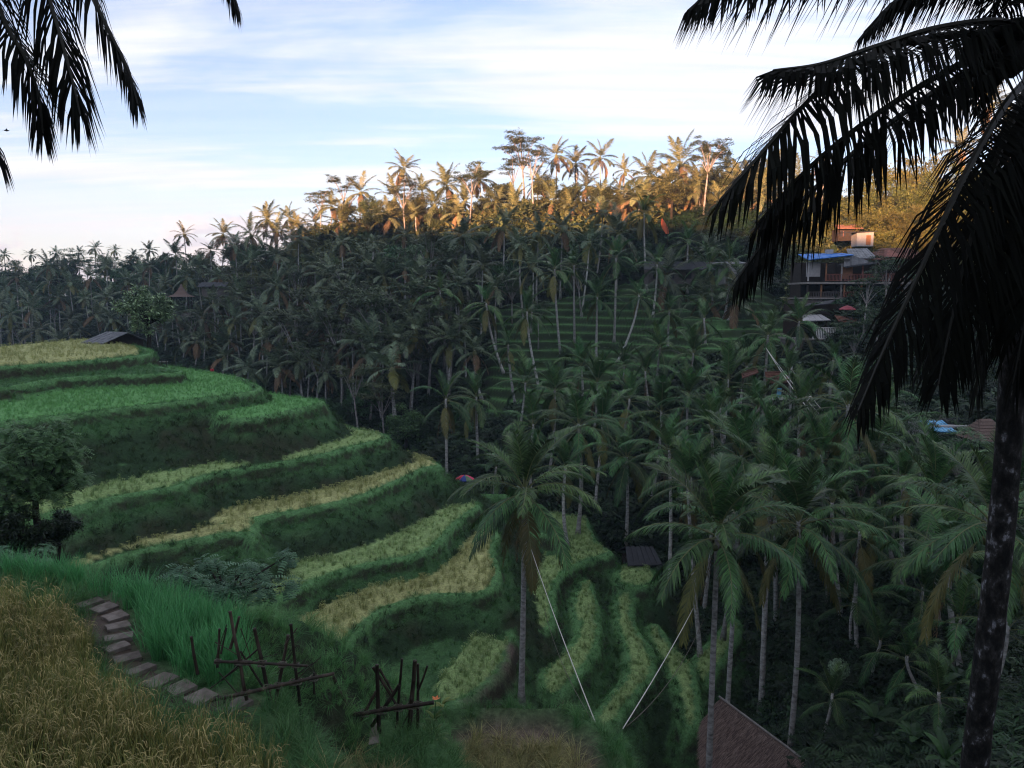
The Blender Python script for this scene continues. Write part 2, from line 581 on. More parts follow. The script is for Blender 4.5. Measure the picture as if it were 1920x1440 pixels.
# hillsides as surveyed along lines of sight: bearing (as picture column) -> (distance, height)
BASE = {
    -900: [(0, -2.0), (8, -6), (40, -9), (100, -12), (200, -13), (280, -2), (360, 4), (900, -30)],
    0: [(0, -2.0), (8, -6.4), (15, -8), (25, -14), (40, -18), (90, -22), (150, -23), (200, -19), (245, -12), (290, -6), (340, -8), (900, -50)],
    300: [(0, -2.0), (8, -7), (15, -11), (30, -18), (60, -22), (95, -24), (130, -21), (180, -11), (225, -1), (258, 7), (320, 0), (900, -50)],
    700: [(0, -2.0), (8, -7.5), (15, -12), (40, -24), (70, -26), (85, -24), (105, -20), (130, -15), (155, -8), (182, 6), (205, 19), (260, 8), (900, -50)],
    1000: [(0, -2.0), (8, -8), (14, -12), (25, -20), (40, -26), (64, -26), (78, -21), (95, -14.5), (110, -10), (125, -5), (140, -1), (158, 3), (180, 19), (205, 22), (260, 8), (900, -50)],
    1400: [(0, -2.0), (8, -8), (18, -16), (26, -22.5), (32, -25.5), (45, -27), (56, -25), (70, -18.5), (85, -12), (100, -7), (120, 0.2), (140, 7), (160, 19), (200, 22), (260, 8), (900, -50)],
    1650: [(0, -2.0), (8, -8), (20, -16), (35, -20), (48, -17.5), (60, -13.5), (75, -10), (88, -6), (99, -1.2), (118, 0.4), (130, 5.5), (150, 13), (170, 19), (200, 20), (260, 5), (900, -50)],
    2100: [(0, -2.0), (6, -6), (20, -13), (40, -15), (60, -8), (80, -3), (110, 5), (140, 13), (170, 20), (220, 22), (300, 10), (900, -50)],
    3200: [(0, -2.0), (8, -6), (30, -9), (60, -3), (110, 9), (170, 18), (300, 15), (900, -30)],
}
_BU = np.array(sorted(BASE))


def base_h(x, y):
    x = np.asarray(x, float)
    y = np.asarray(y, float)
    yy = np.maximum(y, 0.0)
    u = np.clip(960 + FPX * x / np.maximum(y, 12.0), _BU[0], _BU[-1] - 1e-6)
    cols = np.stack([np.interp(yy, [a for a, _ in BASE[k]], [b for _, b in BASE[k]]) for k in _BU])
    i = np.clip(np.searchsorted(_BU, u, side='right') - 1, 0, len(_BU) - 2)
    t = (u - _BU[i]) / (_BU[i + 1] - _BU[i])
    t = t * t * (3 - 2 * t)
    ii = np.arange(u.size).reshape(u.shape)
    c2 = cols.reshape(len(_BU), -1)
    lo = c2[i.ravel(), ii.ravel()].reshape(u.shape)
    hi = c2[(i + 1).ravel(), ii.ravel()].reshape(u.shape)
    h = lo * (1 - t) + hi * t
    h = h + fbm(x * 0.07, y * 0.07, 3, 3) * 2.2 * np.clip((y - 20) / 40, 0, 1)
    # the hill behind the viewer, which keeps the low sun off the valley
    crest = np.interp(x, [-700, -420, -300, -190, -90, 60, 700], [88, 84, 72, 61, 51, 45, 42])
    s = np.clip((-20 - y) / 230.0, 0, 1)
    crest = crest + 22.0 * fbm(x * 0.045, y * 0.004, 70, 4)
    h = h + np.where(y < -20, s * s * (3 - 2 * s) * (crest + 2.0), 0.0)
    return h


def pix_poly(z, pts, tail):
    """closed outline at level z: lip points sighted in the picture, then ground points (x, y) that close it"""
    out = []
    for q in pts:
        v = PZ(q[0], q[1], z)
        out.append((v.x, v.y))
    return np.array(out + list(tail))


HB = [(-46, 92), (-62, 118), (-95, 110), (-95, 36)]          # back of the spur, out of sight


def tail(z, last, back=5.0, extra=HB):
    v = PZ(last[0], last[1], z)
    d = v.y + back
    return [((last[0] - 70 - 960) / FPX * d, d)] + list(extra)


TERR = []


def terrace(key, z, pts, tail_pts, slope=2.2, rice=None, inset=0.75, dens=9.0, label=None, height=0.6, clip=None, bund=0.14):
    TERR.append(dict(key=key, z=z, poly=pix_poly(z, pts, tail_pts), slope=slope, rice=rice, inset=inset, dens=dens,
                     label=label, height=height, clip=clip, bund=bund))


# the terraces of the spur, top to bottom
p = [(-420, 706), (0, 691), (100, 684), (200, 676), (270, 668), (291, 664), (288, 657), (262, 652)]
terrace('top', -5.2, p, [(-47, 94), (-75, 104), (-95, 90), (-95, 60)], 2.4, 'ripe', 1.6, 4.0,
        'broad field of pale yellow rice on the top terrace below the tin-roofed hut', 0.55)
p = [(-420, 748), (0, 733), (60, 720), (113, 711), (200, 707), (290, 704), (338, 701), (345, 696)]
terrace('second', -6.2, p, tail(-6.2, p[-1], 6), 2.6, None)
p = [(-420, 815), (0, 797), (60, 790), (133, 781), (200, 772), (270, 764), (333, 757), (400, 748), (450, 741), (488, 734), (494, 727), (474, 719), (450, 708), (400, 699)]
terrace('third', -7.3, p, tail(-7.3, p[-1], 6), 1.0, 'young', 1.3, 10.0,
        'bright green young rice on the long terrace under the two dark banks', 0.5)
p = [(385, 776), (397, 785), (430, 790), (470, 789), (533, 776), (583, 765), (606, 760), (612, 754), (590, 750), (545, 746)]
terrace('fourth', -8.4, p, [(PZ(545, 746, -8.4).x - 2, 68), (-24, 66), (-24, 56)], 1.25, 'young', 0.7, 11.0,
        'bright green young rice on the short terrace at the rounded end of the spur', 0.5)
p = [(-420, 1010), (-150, 1010), (20, 990), (70, 972), (160, 952), (233, 932), (333, 917), (362, 903), (400, 891), (470, 880), (533, 869), (600, 857), (650, 844), (700, 831), (728, 826), (734, 820), (712, 812), (680, 808)]
terrace('fifth', -11.2, p, tail(-11.2, p[-1], 5), 2.3, 'heading', 0.8, 7.0,
        'thin strip of pale green rice stubble below the tall grassy bank', 0.55)
p = [(360, 990), (395, 992), (440, 983), (500, 971), (580, 957), (667, 938), (733, 911), (783, 889), (806, 876), (826, 884), (832, 876), (815, 866), (780, 858)]
terrace('sixth', -13.4, p, tail(-13.4, p[-1], 4), 2.0, 'ripe', 0.9, 11.0,
        'golden strip of ripe rice on the terrace ending above the parasol', 0.65)
p = [(90, 1095), (130, 1080), (177, 1065), (220, 1049), (267, 1035), (333, 1021), (390, 1011), (433, 1003), (462, 1005), (480, 1012), (478, 998)]
terrace('sixth_low', -13.6, p, [(-17, 56), (-60, 60), (-70, 40), (-30, 37)], 1.7, 'ripe', 0.7, 11.0,
        'short golden strip of ripe rice above the blue-green shrub', 0.6)
p = [(440, 1165), (470, 1140), (500, 1135), (550, 1115), (600, 1089), (650, 1072), (700, 1059), (760, 1049), (800, 1039), (826, 1020), (845, 995), (862, 979), (885, 962), (905, 950), (890, 938)]
terrace('seventh', -16.0, p, tail(-16.0, p[-1], 4), 2.1, 'heading', 1.1, 10.0,
        'long pale green strip of rice curving past the crown of the tall palm', 0.6)
p = [(560, 1290), (600, 1262), (640, 1222), (667, 1192), (700, 1162), (733, 1140), (800, 1122), (843, 1118), (890, 1122), (925, 1110), (938, 1090), (936, 1060), (925, 1040), (935, 1010), (930, 985)]
terrace('eighth', -17.4, p, tail(-17.4, p[-1], 3), 1.9, 'ripe', 1.15, 11.0,
        'broad golden green strip of rice running down towards the bamboo racks', 0.65)
p = [(985, 1005), (1010, 1010), (1045, 1012), (1058, 1000), (1040, 985), (1015, 975)]
terrace('mound', -18.8, p, [(1.0, 72), (-6, 72), (-6, 60)], 2.0, None, bund=0.4)
p = [(690, 1330), (730, 1320), (800, 1340), (827, 1332), (880, 1318), (920, 1285), (950, 1252), (960, 1212), (965, 1190), (960, 1170)]
terrace('ninth', -19.3, p, [(-0.5, 62), (-16, 62), (-14, 45)], 1.6, 'heading', 0.35, 12.0,
        'oblong patch of pale green rice beside the brown path', 0.7, clip=[(885, 1198), (957, 1205), (950, 1250), (885, 1312), (827, 1322), (812, 1290)])
p = [(900, 1210), (945, 1203), (987, 1200), (1015, 1192), (1043, 1178), (1045, 1150), (1040, 1120), (1042, 1098), (1062, 1075), (1100, 1054), (1148, 1042), (1150, 1034), (1120, 1022)]
terrace('tenth', -20.2, p, [(7, 72), (-6, 70)], 1.7, 'heading', 0.75, 11.0,
        'pale green field of rice directly behind the trunk of the tall palm', 0.6)
p = [(1160, 1062), (1150, 1075), (1152, 1100), (1200, 1104), (1222, 1102), (1236, 1085), (1228, 1066), (1195, 1056)]
terrace('tenth_far', -21.4, p, [], 1.6, 'heading', 0.35, 11.0, 'small rounded field of pale green rice in front of the dark shed roof', 0.55)
p = [(1013, 1308), (1005, 1270), (1030, 1240), (1062, 1215), (1078, 1185), (1068, 1150), (1070, 1115), (1092, 1085), (1110, 1092), (1122, 1130), (1130, 1165), (1126, 1215), (1098, 1260), (1052, 1310)]
terrace('eleventh', -21.2, p, [], 1.15, 'heading', 0.3, 12.0, 'tongue of pale green rice curling between the two white ropes', 0.6)
p = [(1120, 1378), (1105, 1350), (1122, 1322), (1158, 1284), (1172, 1250), (1152, 1180), (1146, 1140), (1152, 1108), (1210, 1106), (1186, 1138), (1192, 1178), (1232, 1225), (1230, 1275), (1203, 1302), (1180, 1330), (1148, 1375)]
terrace('twelfth', -22.2, p, [], 1.15, 'heading', 0.3, 12.0, 'long winding strip of pale green rice between the swing ropes', 0.6)
p = [(1215, 1170), (1240, 1172), (1262, 1215), (1300, 1245), (1315, 1300), (1320, 1375), (1275, 1380), (1262, 1290), (1232, 1245), (1205, 1190)]
terrace('thirteenth', -23.2, p, [], 1.2, 'heading', 0.3, 10.0, 'narrow strip of pale green rice behind the twin palm trunks', 0.6)
p = [(1290, 1240), (1320, 1210), (1370, 1160), (1395, 1165), (1385, 1210), (1345, 1260), (1325, 1300), (1300, 1290)]
terrace('fourteenth', -23.9, p, [], 1.2, 'heading', 0.3, 9.0, 'last strip of pale green rice beside the dark gully', 0.6)
# the viewer's own ledge
p = [(-700, 1084), (0, 1076), (70, 1078), (140, 1092), (260, 1120), (370, 1150), (430, 1176), (468, 1215), (492, 1270), (540, 1335), (590, 1400), (615, 1470)]
terrace('ledge', -5.0, p, [(-1.6, 7.0), (-2.2, 5.6), (-14, 5.2), (-26, 6.5), (-26, 13)], 1.5, None, bund=0.05)
p = [(585, 1345), (640, 1338), (700, 1345), (760, 1352), (815, 1375), (850, 1440), (870, 1520)]
terrace('step', -7.0, p, [(-1.0, 9.0), (-3.2, 9.2), (-3.2, 11)], 1.1, None, bund=0.0)
p = [(700, 1352), (780, 1342), (860, 1346), (930, 1340), (1000, 1336), (1055, 1342), (1100, 1362), (1145, 1395), (1175, 1440), (1190, 1500)]
terrace('platform', -8.6, p, [(2.0, 11.0), (0.6, 10.0), (-3.5, 10.4), (-3.5, 15)], 1.3, None, bund=0.28)

RIDGES = []        # grassy crests that fall along their length: [(point, half width)], slope


def ridge(pts, hw, slope):
    RIDGES.append(([PZ(a, b, z) for a, b, z in pts], hw, slope))


ridge([(455, 1160, -5.05), (520, 1172, -5.6), (575, 1200, -6.1), (632, 1238, -6.7), (680, 1290, -7.5), (730, 1335, -8.3)], 0.25, 1.15)
ridge([(-60, 1010, -12.2), (40, 1003, -12.4), (85, 1022, -12.8), (125, 1058, -13.4)], 0.4, 0.9)


def poly_sd(poly, x, y):
    """signed distance to a closed outline, negative inside"""
    d2 = np.full(x.shape, 1e18)
    inside = np.zeros(x.shape, bool)
    n = len(poly)
    for i in range(n):
        ax, ay = poly[i]
        bx, by = poly[(i + 1) % n]
        ex, ey = bx - ax, by - ay
        t = np.clip(((x - ax) * ex + (y - ay) * ey) / max(ex * ex + ey * ey, 1e-12), 0, 1)
        dx, dy = x - (ax + t * ex), y - (ay + t * ey)
        d2 = np.minimum(d2, dx * dx + dy * dy)
        c = ((ay > y) != (by > y))
        with np.errstate(divide='ignore', invalid='ignore'):
            xi = ax + (y - ay) * ex / (ey if abs(ey) > 1e-12 else 1e-12)
        inside ^= c & (x < xi)
    d = np.sqrt(d2)
    return np.where(inside, -d, d)


def smooth_poly(poly, it=2):
    for _ in range(it):
        q = np.roll(poly, -1, axis=0)
        poly = np.stack([poly * 0.75 + q * 0.25, poly * 0.25 + q * 0.75], 1).reshape(-1, 2)
    return poly


for _t in TERR:
    _t['poly'] = smooth_poly(_t['poly'], 1)


SLOPES = dict(top=2.2, second=2.0, third=0.72, fourth=1.05, fifth=0.78, sixth=0.74, sixth_low=0.85, seventh=0.72, eighth=0.85, mound=1.3,
              ninth=1.2, tenth=1.25, tenth_far=1.2, eleventh=1.0, twelfth=1.0, thirteenth=1.0, fourteenth=1.0, ledge=1.6, step=1.2, platform=1.4)
for _t in TERR:
    if _t['rice']:
        _t['inset'] = {'top': 1.3, 'third': 0.8, 'fifth': 0.55}.get(_t['key'], 0.42)


CROP = dict(young=0.20, heading=0.28, ripe=0.34)        # height of the closed crop canopy
for _t in TERR:
    if _t['clip']:
        _t['clip_poly'] = np.array([tuple(PZ(a, b, _t['z']).xy) for a, b in _t['clip']])


def height(x, y, want=False):
    x = np.asarray(x, float)
    y = np.asarray(y, float)
    h = base_h(x, y)
    k = np.full(x.shape, -1)
    sdk = np.full(x.shape, 9.0)
    wob = fbm(x * 0.45, y * 0.45, 21, 2) * 0.32
    lump = fbm(x * 0.8, y * 0.8, 5, 3)
    for i, t in enumerate(TERR):
        pl = t['poly']
        m = 9.0
        sel = (x > pl[:, 0].min() - m) & (x < pl[:, 0].max() + m) & (y > pl[:, 1].min() - m) & (y < pl[:, 1].max() + m)
        if not sel.any():
            continue
        d = poly_sd(pl, x[sel], y[sel]) + wob[sel] * 0.6
        r = 0.05
        do = np.maximum(d, 0)
        sl = SLOPES.get(t['key'], t['slope']) * (1.0 + 0.3 * lump[sel])
        drop = np.minimum(2.6 * (np.sqrt(do * do + r * r) - r), 0.62 + sl * np.maximum(do - 0.24, 0))
        z = t['z'] - drop + t['bund'] * np.exp(-((d + 0.22) / 0.20) ** 2)
        z = z + np.where(d > 0.15, lump[sel] * 0.16 * np.clip(d, 0, 1), 0)
        if t['rice']:
            cd = d + t['inset']
            if t['clip']:
                cd = np.maximum(cd, poly_sd(t['clip_poly'], x[sel], y[sel]))
            q = np.clip(-cd / 0.28, 0, 1)
            z = z + CROP[t['rice']] * (q * q * (3 - 2 * q)) * (1 + 0.35 * fbm(x[sel] * 0.9, y[sel] * 0.9, 66, 3))
        hs = h[sel]
        up = z > hs
        hs = np.where(up, z, hs)
        h[sel] = hs
        ks = k[sel]
        k[sel] = np.where(up, i, ks)
        ss = sdk[sel]
        sdk[sel] = np.where(up, d, ss)
    for pts, hw, slope in RIDGES:
        for a, b in zip(pts[:-1], pts[1:]):
            m = 6.0
            sel = (x > min(a.x, b.x) - m) & (x < max(a.x, b.x) + m) & (y > min(a.y, b.y) - m) & (y < max(a.y, b.y) + m)
            if not sel.any():
                continue
            xs, ys = x[sel], y[sel]
            ex, ey = b.x - a.x, b.y - a.y
            t = np.clip(((xs - a.x) * ex + (ys - a.y) * ey) / (ex * ex + ey * ey), 0, 1)
            d = np.hypot(xs - a.x - t * ex, ys - a.y - t * ey)
            z = a.z + (b.z - a.z) * t - slope * (np.sqrt(np.maximum(d - hw, 0) ** 2 + 0.04) - 0.2) + lump[sel] * 0.15
            up = z > h[sel]
            h[sel] = np.where(up, z, h[sel])
            k[sel] = np.where(up, 100, k[sel])
            sdk[sel] = np.where(up, d, sdk[sel])
    return (h, k, sdk) if want else h


def gh(x, y):
    return float(height(np.array([float(x)]), np.array([float(y)]))[0])


def grid_mesh(name, xs, ys, Z, mat):
    nx, ny = len(xs), len(ys)
    X, Y = np.meshgrid(xs, ys)
    co = np.stack([X, Y, Z], -1).reshape(-1, 3).astype(np.float32)
    i = np.arange(nx * ny).reshape(ny, nx)
    q = np.stack([i[:-1, :-1], i[:-1, 1:], i[1:, 1:], i[1:, :-1]], -1).reshape(-1, 4).astype(np.int32)
    me = bpy.data.meshes.new(name)
    me.vertices.add(len(co))
    me.vertices.foreach_set('co', co.ravel())
    me.loops.add(q.size)
    me.loops.foreach_set('vertex_index', q.ravel())
    me.polygons.add(len(q))
    me.polygons.foreach_set('loop_start', np.arange(0, q.size, 4, dtype=np.int32))
    me.polygons.foreach_set('loop_total', np.full(len(q), 4, np.int32))
    me.polygons.foreach_set('use_smooth', np.ones(len(q), bool))
    me.materials.append(mat)
    me.update(calc_edges=True)
    me.validate()
    return me


FX0, FX1, FY0, FY1, FS = -52.0, 24.0, 5.0, 96.0, 0.25
gx = np.arange(FX0, FX1 + 1e-6, FS)
gy = np.arange(FY0, FY1 + 1e-6, FS)
GX, GY = np.meshgrid(gx, gy)
GH, GK, GS = height(GX.ravel(), GY.ravel(), True)
GH, GK, GS = GH.reshape(GX.shape), GK.reshape(GX.shape), GS.reshape(GX.shape)
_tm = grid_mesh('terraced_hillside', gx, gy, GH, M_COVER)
_tm.materials.append(M_GROUND)
_tm.polygons.foreach_set('material_index', (GK[:-1, :-1] < 0).astype(np.int32).ravel())
tag(link('terraced_hillside', _tm),
    'green rice terraces stepping down the spur into the valley', 'terraces', kind='structure')

# far terraces across the valley: the slope cut into low steps
QX0, QX1, QY0, QY1 = -6.0, 42.0, 96.5, 143.0


def far_steps(x, y):
    b = base_h(x, y) + fbm(x * 0.12, y * 0.12, 40, 2) * 0.8
    st = 1.15
    q = b / st
    f = q - np.floor(q)
    return (np.floor(q) + np.clip((f - 0.62) / 0.38, 0, 1) ** 1.3) * st + 0.35


qx = np.arange(QX0, QX1, 0.4)
qy = np.arange(QY0, QY1, 0.3)
QX, QY = np.meshgrid(qx, qy)
QH = far_steps(QX, QY)
edge = np.minimum(np.minimum(QX - QX0, QX1 - QX), np.minimum(QY - QY0, QY1 - QY))
QH = QH - np.clip(1 - edge / 3.0, 0, 1) * 1.6
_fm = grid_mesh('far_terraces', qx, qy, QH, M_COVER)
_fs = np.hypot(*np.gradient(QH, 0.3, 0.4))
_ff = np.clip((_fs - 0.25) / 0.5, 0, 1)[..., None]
_fc = np.array([0.075, 0.165, 0.055]) * (1 - _ff) + np.array([0.026, 0.040, 0.018]) * _ff  # flats bright, risers dark: step shading put into the colour
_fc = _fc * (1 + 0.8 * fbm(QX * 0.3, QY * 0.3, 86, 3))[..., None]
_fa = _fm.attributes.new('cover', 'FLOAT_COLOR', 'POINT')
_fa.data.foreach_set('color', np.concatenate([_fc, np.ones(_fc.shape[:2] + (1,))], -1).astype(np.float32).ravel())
tag(link('far_terraces', _fm),
    'low green terraces cut into the far slope behind slender palms', 'terraces', kind='structure')

# the ground sheet, out to the horizon
def stretch(a, b, n, c, k):
    t = np.linspace(-1, 1, n)
    s = np.sinh(t * k) / math.sinh(k)
    return np.where(s < 0, c + s * (c - a), c + s * (b - c))


cx = stretch(-900, 900, 240, 0, 2.8)
cyy = stretch(-420, 1300, 300, 60, 2.9)
CX, CY = np.meshgrid(cx, cyy)
CH = base_h(CX, CY)
ins = np.minimum(np.minimum(CX - FX0, FX1 - CX), np.minimum(CY - FY0, FY1 - CY))
CH = CH - np.clip(ins / 4.0, 0, 1) * 3.0
ins = np.minimum(np.minimum(CX - QX0, QX1 - CX), np.minimum(CY - QY0, QY1 - CY))
CH = CH - np.clip(ins / 3.0, 0, 1) * 2.5
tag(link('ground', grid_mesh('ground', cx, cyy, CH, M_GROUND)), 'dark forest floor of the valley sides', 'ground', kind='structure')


# ================================================================== SCATTERING
PROTO = {}


def scatter(name, pts, rot, scl, idx, protos, label, cat, kind='stuff'):
    """one object whose many small pieces stand on the given points"""
    n = len(pts)
    if n == 0:
        return None
    me = bpy.data.meshes.new(name)
    me.vertices.add(n)
    me.vertices.foreach_set('co', np.asarray(pts, np.float32).ravel())
    a = me.attributes.new('rot', 'FLOAT_VECTOR', 'POINT')
    a.data.foreach_set('vector', np.asarray(rot, np.float32).ravel())
    a = me.attributes.new('scl', 'FLOAT', 'POINT')
    a.data.foreach_set('value', np.asarray(scl, np.float32).ravel())
    a = me.attributes.new('idx', 'INT', 'POINT')
    a.data.foreach_set('value', np.asarray(idx, np.int32).ravel())
    o = link(name, me)
    key = tuple(m.name for m in protos)
    if key not in PROTO:
        col = bpy.data.collections.new('pieces_' + protos[0].name)
        for j, m in enumerate(protos):
            col.objects.link(bpy.data.objects.new('piece_%02d_%s' % (j, m.name), m))
        ng = bpy.data.node_groups.new('scatter_' + protos[0].name, 'GeometryNodeTree')
        ng.interface.new_socket('Geometry', in_out='INPUT', socket_type='NodeSocketGeometry')
        ng.interface.new_socket('Geometry', in_out='OUTPUT', socket_type='NodeSocketGeometry')
        N, L = ng.nodes, ng.links
        gi, go = N.new('NodeGroupInput'), N.new('NodeGroupOutput')
        ip = N.new('GeometryNodeInstanceOnPoints')
        ci = N.new('GeometryNodeCollectionInfo')
        ci.inputs['Collection'].default_value = col
        ci.inputs['Separate Children'].default_value = True
        ci.inputs['Reset Children'].default_value = True

        def attr(nm, ty):
            x = N.new('GeometryNodeInputNamedAttribute')
            x.data_type = ty
            x.inputs['Name'].default_value = nm
            return x.outputs[0]
        L.new(gi.outputs[0], ip.inputs['Points'])
        L.new(ci.outputs[0], ip.inputs['Instance'])
        ip.inputs['Pick Instance'].default_value = True
        L.new(attr('idx', 'INT'), ip.inputs['Instance Index'])
        e2r = N.new('FunctionNodeEulerToRotation')
        L.new(attr('rot', 'FLOAT_VECTOR'), e2r.inputs[0])
        L.new(e2r.outputs[0], ip.inputs['Rotation'])
        L.new(attr('scl', 'FLOAT'), ip.inputs['Scale'])
        L.new(ip.outputs[0], go.inputs[0])
        PROTO[key] = ng
    md = o.modifiers.new('pieces', 'NODES')
    md.node_group = PROTO[key]
    tag(o, label, cat, kind=kind)
    return o


def in_view(pts, mx=160, my=140):
    px, py, cz = project(pts[:, 0], pts[:, 1], pts[:, 2])
    return (cz > 0.5) & (px > -mx) & (px < 1920 + mx) & (py > -my) & (py < 1440 + my)


def yaw(n, lean=0.12):
    return np.stack([RNG.normal(0, lean, n), RNG.normal(0, lean, n), RNG.uniform(0, 6.283, n)], 1)


def tuft(name, mats, n, h, rad, w, bend, seed, heads=0, hw=0.02, hvar=0.3, erect=0.15):
    """blades of grass or rice rising from one foot, with drooping seed heads if asked"""
    r = random.Random(seed)
    mb = MB()
    for i in range(n):
        a = r.uniform(0, 6.283)
        rr = rad * math.sqrt(r.random())
        b = Vector((math.cos(a) * rr, math.sin(a) * rr, -0.05))
        az = a + r.uniform(-1.2, 1.2)
        dr = Vector((math.cos(az), math.sin(az), 0))
        hh = h * (1 + r.uniform(-hvar, hvar))
        bd = bend * r.uniform(0.3, 1.3)
        sd = Vector((-dr.y, dr.x, 0)) * (w * 0.5 * r.uniform(0.7, 1.2))
        ln = dr * erect * hh
        p1 = b + ln * 0.5 + dr * bd * 0.25 * hh + Vector((0, 0, hh * 0.55))
        p2 = b + ln + dr * bd * hh + Vector((0, 0, hh * (1 - 0.35 * bd)))
        mb.add([b - sd * 0.7, b + sd * 0.7, p1 + sd, p1 - sd, p2], [(0, 1, 2, 3), (3, 2, 4)], 0, r.random())
    for i in range(heads):
        a = r.uniform(0, 6.283)
        dr = Vector((math.cos(a), math.sin(a), 0))
        b = dr * rad * r.uniform(0.2, 1.0) + Vector((0, 0, h * r.uniform(0.7, 0.92)))
        ll = h * r.uniform(0.16, 0.28)
        sd = Vector((-dr.y, dr.x, 0)) * hw * 0.5
        p1 = b + dr * ll * 0.35 + Vector((0, 0, ll * 0.30))
        p2 = b + dr * ll * 0.75 + Vector((0, 0, ll * 0.12))
        p3 = b + dr * ll * 0.95 - Vector((0, 0, ll * 0.35))
        t = r.random()
        up = Vector((0, 0, hw * 0.5))
        mb.add([b - sd * 0.4, b + sd * 0.4, p1 + sd, p1 - sd, p2 + sd + up, p2 - sd + up, p3], [(0, 1, 2, 3), (3, 2, 4, 5), (5, 4, 6)], 1, t)
    return mb.mesh(name, mats)


T_YOUNG = [tuft('young_rice_%d' % i, [M_RICE_YF], 22, 1.0, 0.22, 0.030, 0.35, 100 + i) for i in range(4)]
T_HEAD = [tuft('heading_rice_%d' % i, [M_RICE_G, M_RICE_H], 16, 1.0, 0.24, 0.045, 0.55, 120 + i, 7, 0.07) for i in range(4)]
T_RIPE = [tuft('ripe_rice_%d' % i, [M_RICE_A, M_RICE_A], 12, 1.0, 0.24, 0.045, 0.5, 140 + i, 14, 0.08) for i in range(4)]
T_GRASS = [tuft('grass_%d' % i, [M_GRASS], 18, 1.0, 0.35, 0.055, 0.8, 160 + i) for i in range(4)]
T_GRASS_DK = [tuft('grass_dark_%d' % i, [M_GRASS_DK], 16, 1.0, 0.35, 0.060, 0.9, 180 + i) for i in range(4)]
T_LIP = [tuft('lip_grass_%d' % i, [M_LIP], 24, 1.0, 0.45, 0.050, 0.8, 200 + i) for i in range(4)]
T_NEARYOUNG = [tuft('near_young_rice_%d' % i, [M_RICE_Y], 34, 1.0, 0.13, 0.014, 0.30, 220 + i, hvar=0.25, erect=0.12) for i in range(6)]
T_GOLD = [tuft('golden_rice_%d' % i, [M_GOLD_BLADE, M_GOLD_HEAD], 46, 1.0, 0.13, 0.011, 0.22, 240 + i, 9, 0.012, erect=0.08) for i in range(7)]
T_NEARGRASS = [tuft('near_grass_%d' % i, [M_LIP], 46, 1.0, 0.22, 0.016, 0.9, 260 + i) for i in range(5)]
T_NEARGRASS_DK = [tuft('near_grass_dark_%d' % i, [M_GRASS], 40, 1.0, 0.22, 0.018, 0.9, 280 + i) for i in range(5)]
T_DRY = [tuft('dry_grass_%d' % i, [M_DRYGRASS], 44, 1.0, 0.16, 0.016, 0.8, 300 + i) for i in range(5)]


def cells(mask, dens, jitter=FS):
    """random points in the marked cells of the fine terrain, dens per square metre"""
    iy, ix = np.nonzero(mask)
    lam = dens * FS * FS
    cnt = RNG.poisson(lam, len(ix)) if np.isscalar(lam) else RNG.poisson(lam[iy, ix])
    iy, ix = np.repeat(iy, cnt), np.repeat(ix, cnt)
    fx, fy = RNG.uniform(0, 1, len(ix)), RNG.uniform(0, 1, len(ix))
    ix = np.minimum(ix, len(gx) - 2)
    iy = np.minimum(iy, len(gy) - 2)
    z = (GH[iy, ix] * (1 - fx) + GH[iy, ix + 1] * fx) * (1 - fy) + (GH[iy + 1, ix] * (1 - fx) + GH[iy + 1, ix + 1] * fx) * fy
    return np.stack([gx[ix] + fx * FS, gy[iy] + fy * FS, z], 1)


gzx, gzy = np.gradient(GH, FS)[1], np.gradient(GH, FS)[0]
GSLOPE = np.hypot(gzx, gzy)
KEYS = [t['key'] for t in TERR]
RICE_MASK = np.zeros(GH.shape, bool)
PROTOS = {'young': T_YOUNG, 'heading': T_HEAD, 'ripe': T_RIPE}
for i, t in enumerate(TERR):
    if not t['rice']:
        continue
    m = (GK == i) & (GS < -t['inset'] - 0.06) & (GH > t['z'] - 0.1)
    if t['clip']:
        m &= poly_sd(t['clip_poly'], GX, GY) < -0.05
    RICE_MASK |= m
    pts = cells(m, t['dens'] * 0.75)
    pts = pts[in_view(pts)]
    n = len(pts)
    hv = 0.50 * t['height'] * (1 + 0.5 * fbm(pts[:, 0] * 0.25, pts[:, 1] * 0.25, 60 + i, 2)) * RNG.uniform(0.85, 1.15, n)
    scatter('rice_crop', pts, yaw(n, 0.1), hv, RNG.integers(0, 4, n), PROTOS[t['rice']], t['label'], 'rice')

far_cell = GY > 19
bank = (~RICE_MASK) & far_cell & ((GK >= 0)) & (GSLOPE > 0.35)
_px, _py, _ = project(GX.ravel(), GY.ravel(), GH.ravel())
LOW_TRAIL = (poly_sd(np.array([(950, 1206), (974, 1206), (968, 1262), (940, 1304), (914, 1340), (858, 1356), (870, 1326), (912, 1286), (940, 1255)], float), _px, _py) < 0).reshape(GX.shape) & (GY > 30) & (GY < 50)
bank &= ~LOW_TRAIL
lipm = (~RICE_MASK) & ~LOW_TRAIL & far_cell & (GK >= 0) & (GS > -0.95) & (GS < 0.45) & (GSLOPE < 2.2)
flat = (~RICE_MASK) & ~LOW_TRAIL & far_cell & (GK >= 0) & (GSLOPE <= 0.35) & ~lipm
pat = fbm(GX * 0.22, GY * 0.22, 77, 4)
pat2 = fbm(GX * 0.7, GY * 0.7, 78, 3)
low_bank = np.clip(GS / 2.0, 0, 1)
# what covers the ground: earth and painted shade low on the banks, turf above, crop stubble on the fields
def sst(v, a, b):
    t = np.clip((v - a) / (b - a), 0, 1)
    return t * t * (3 - 2 * t)


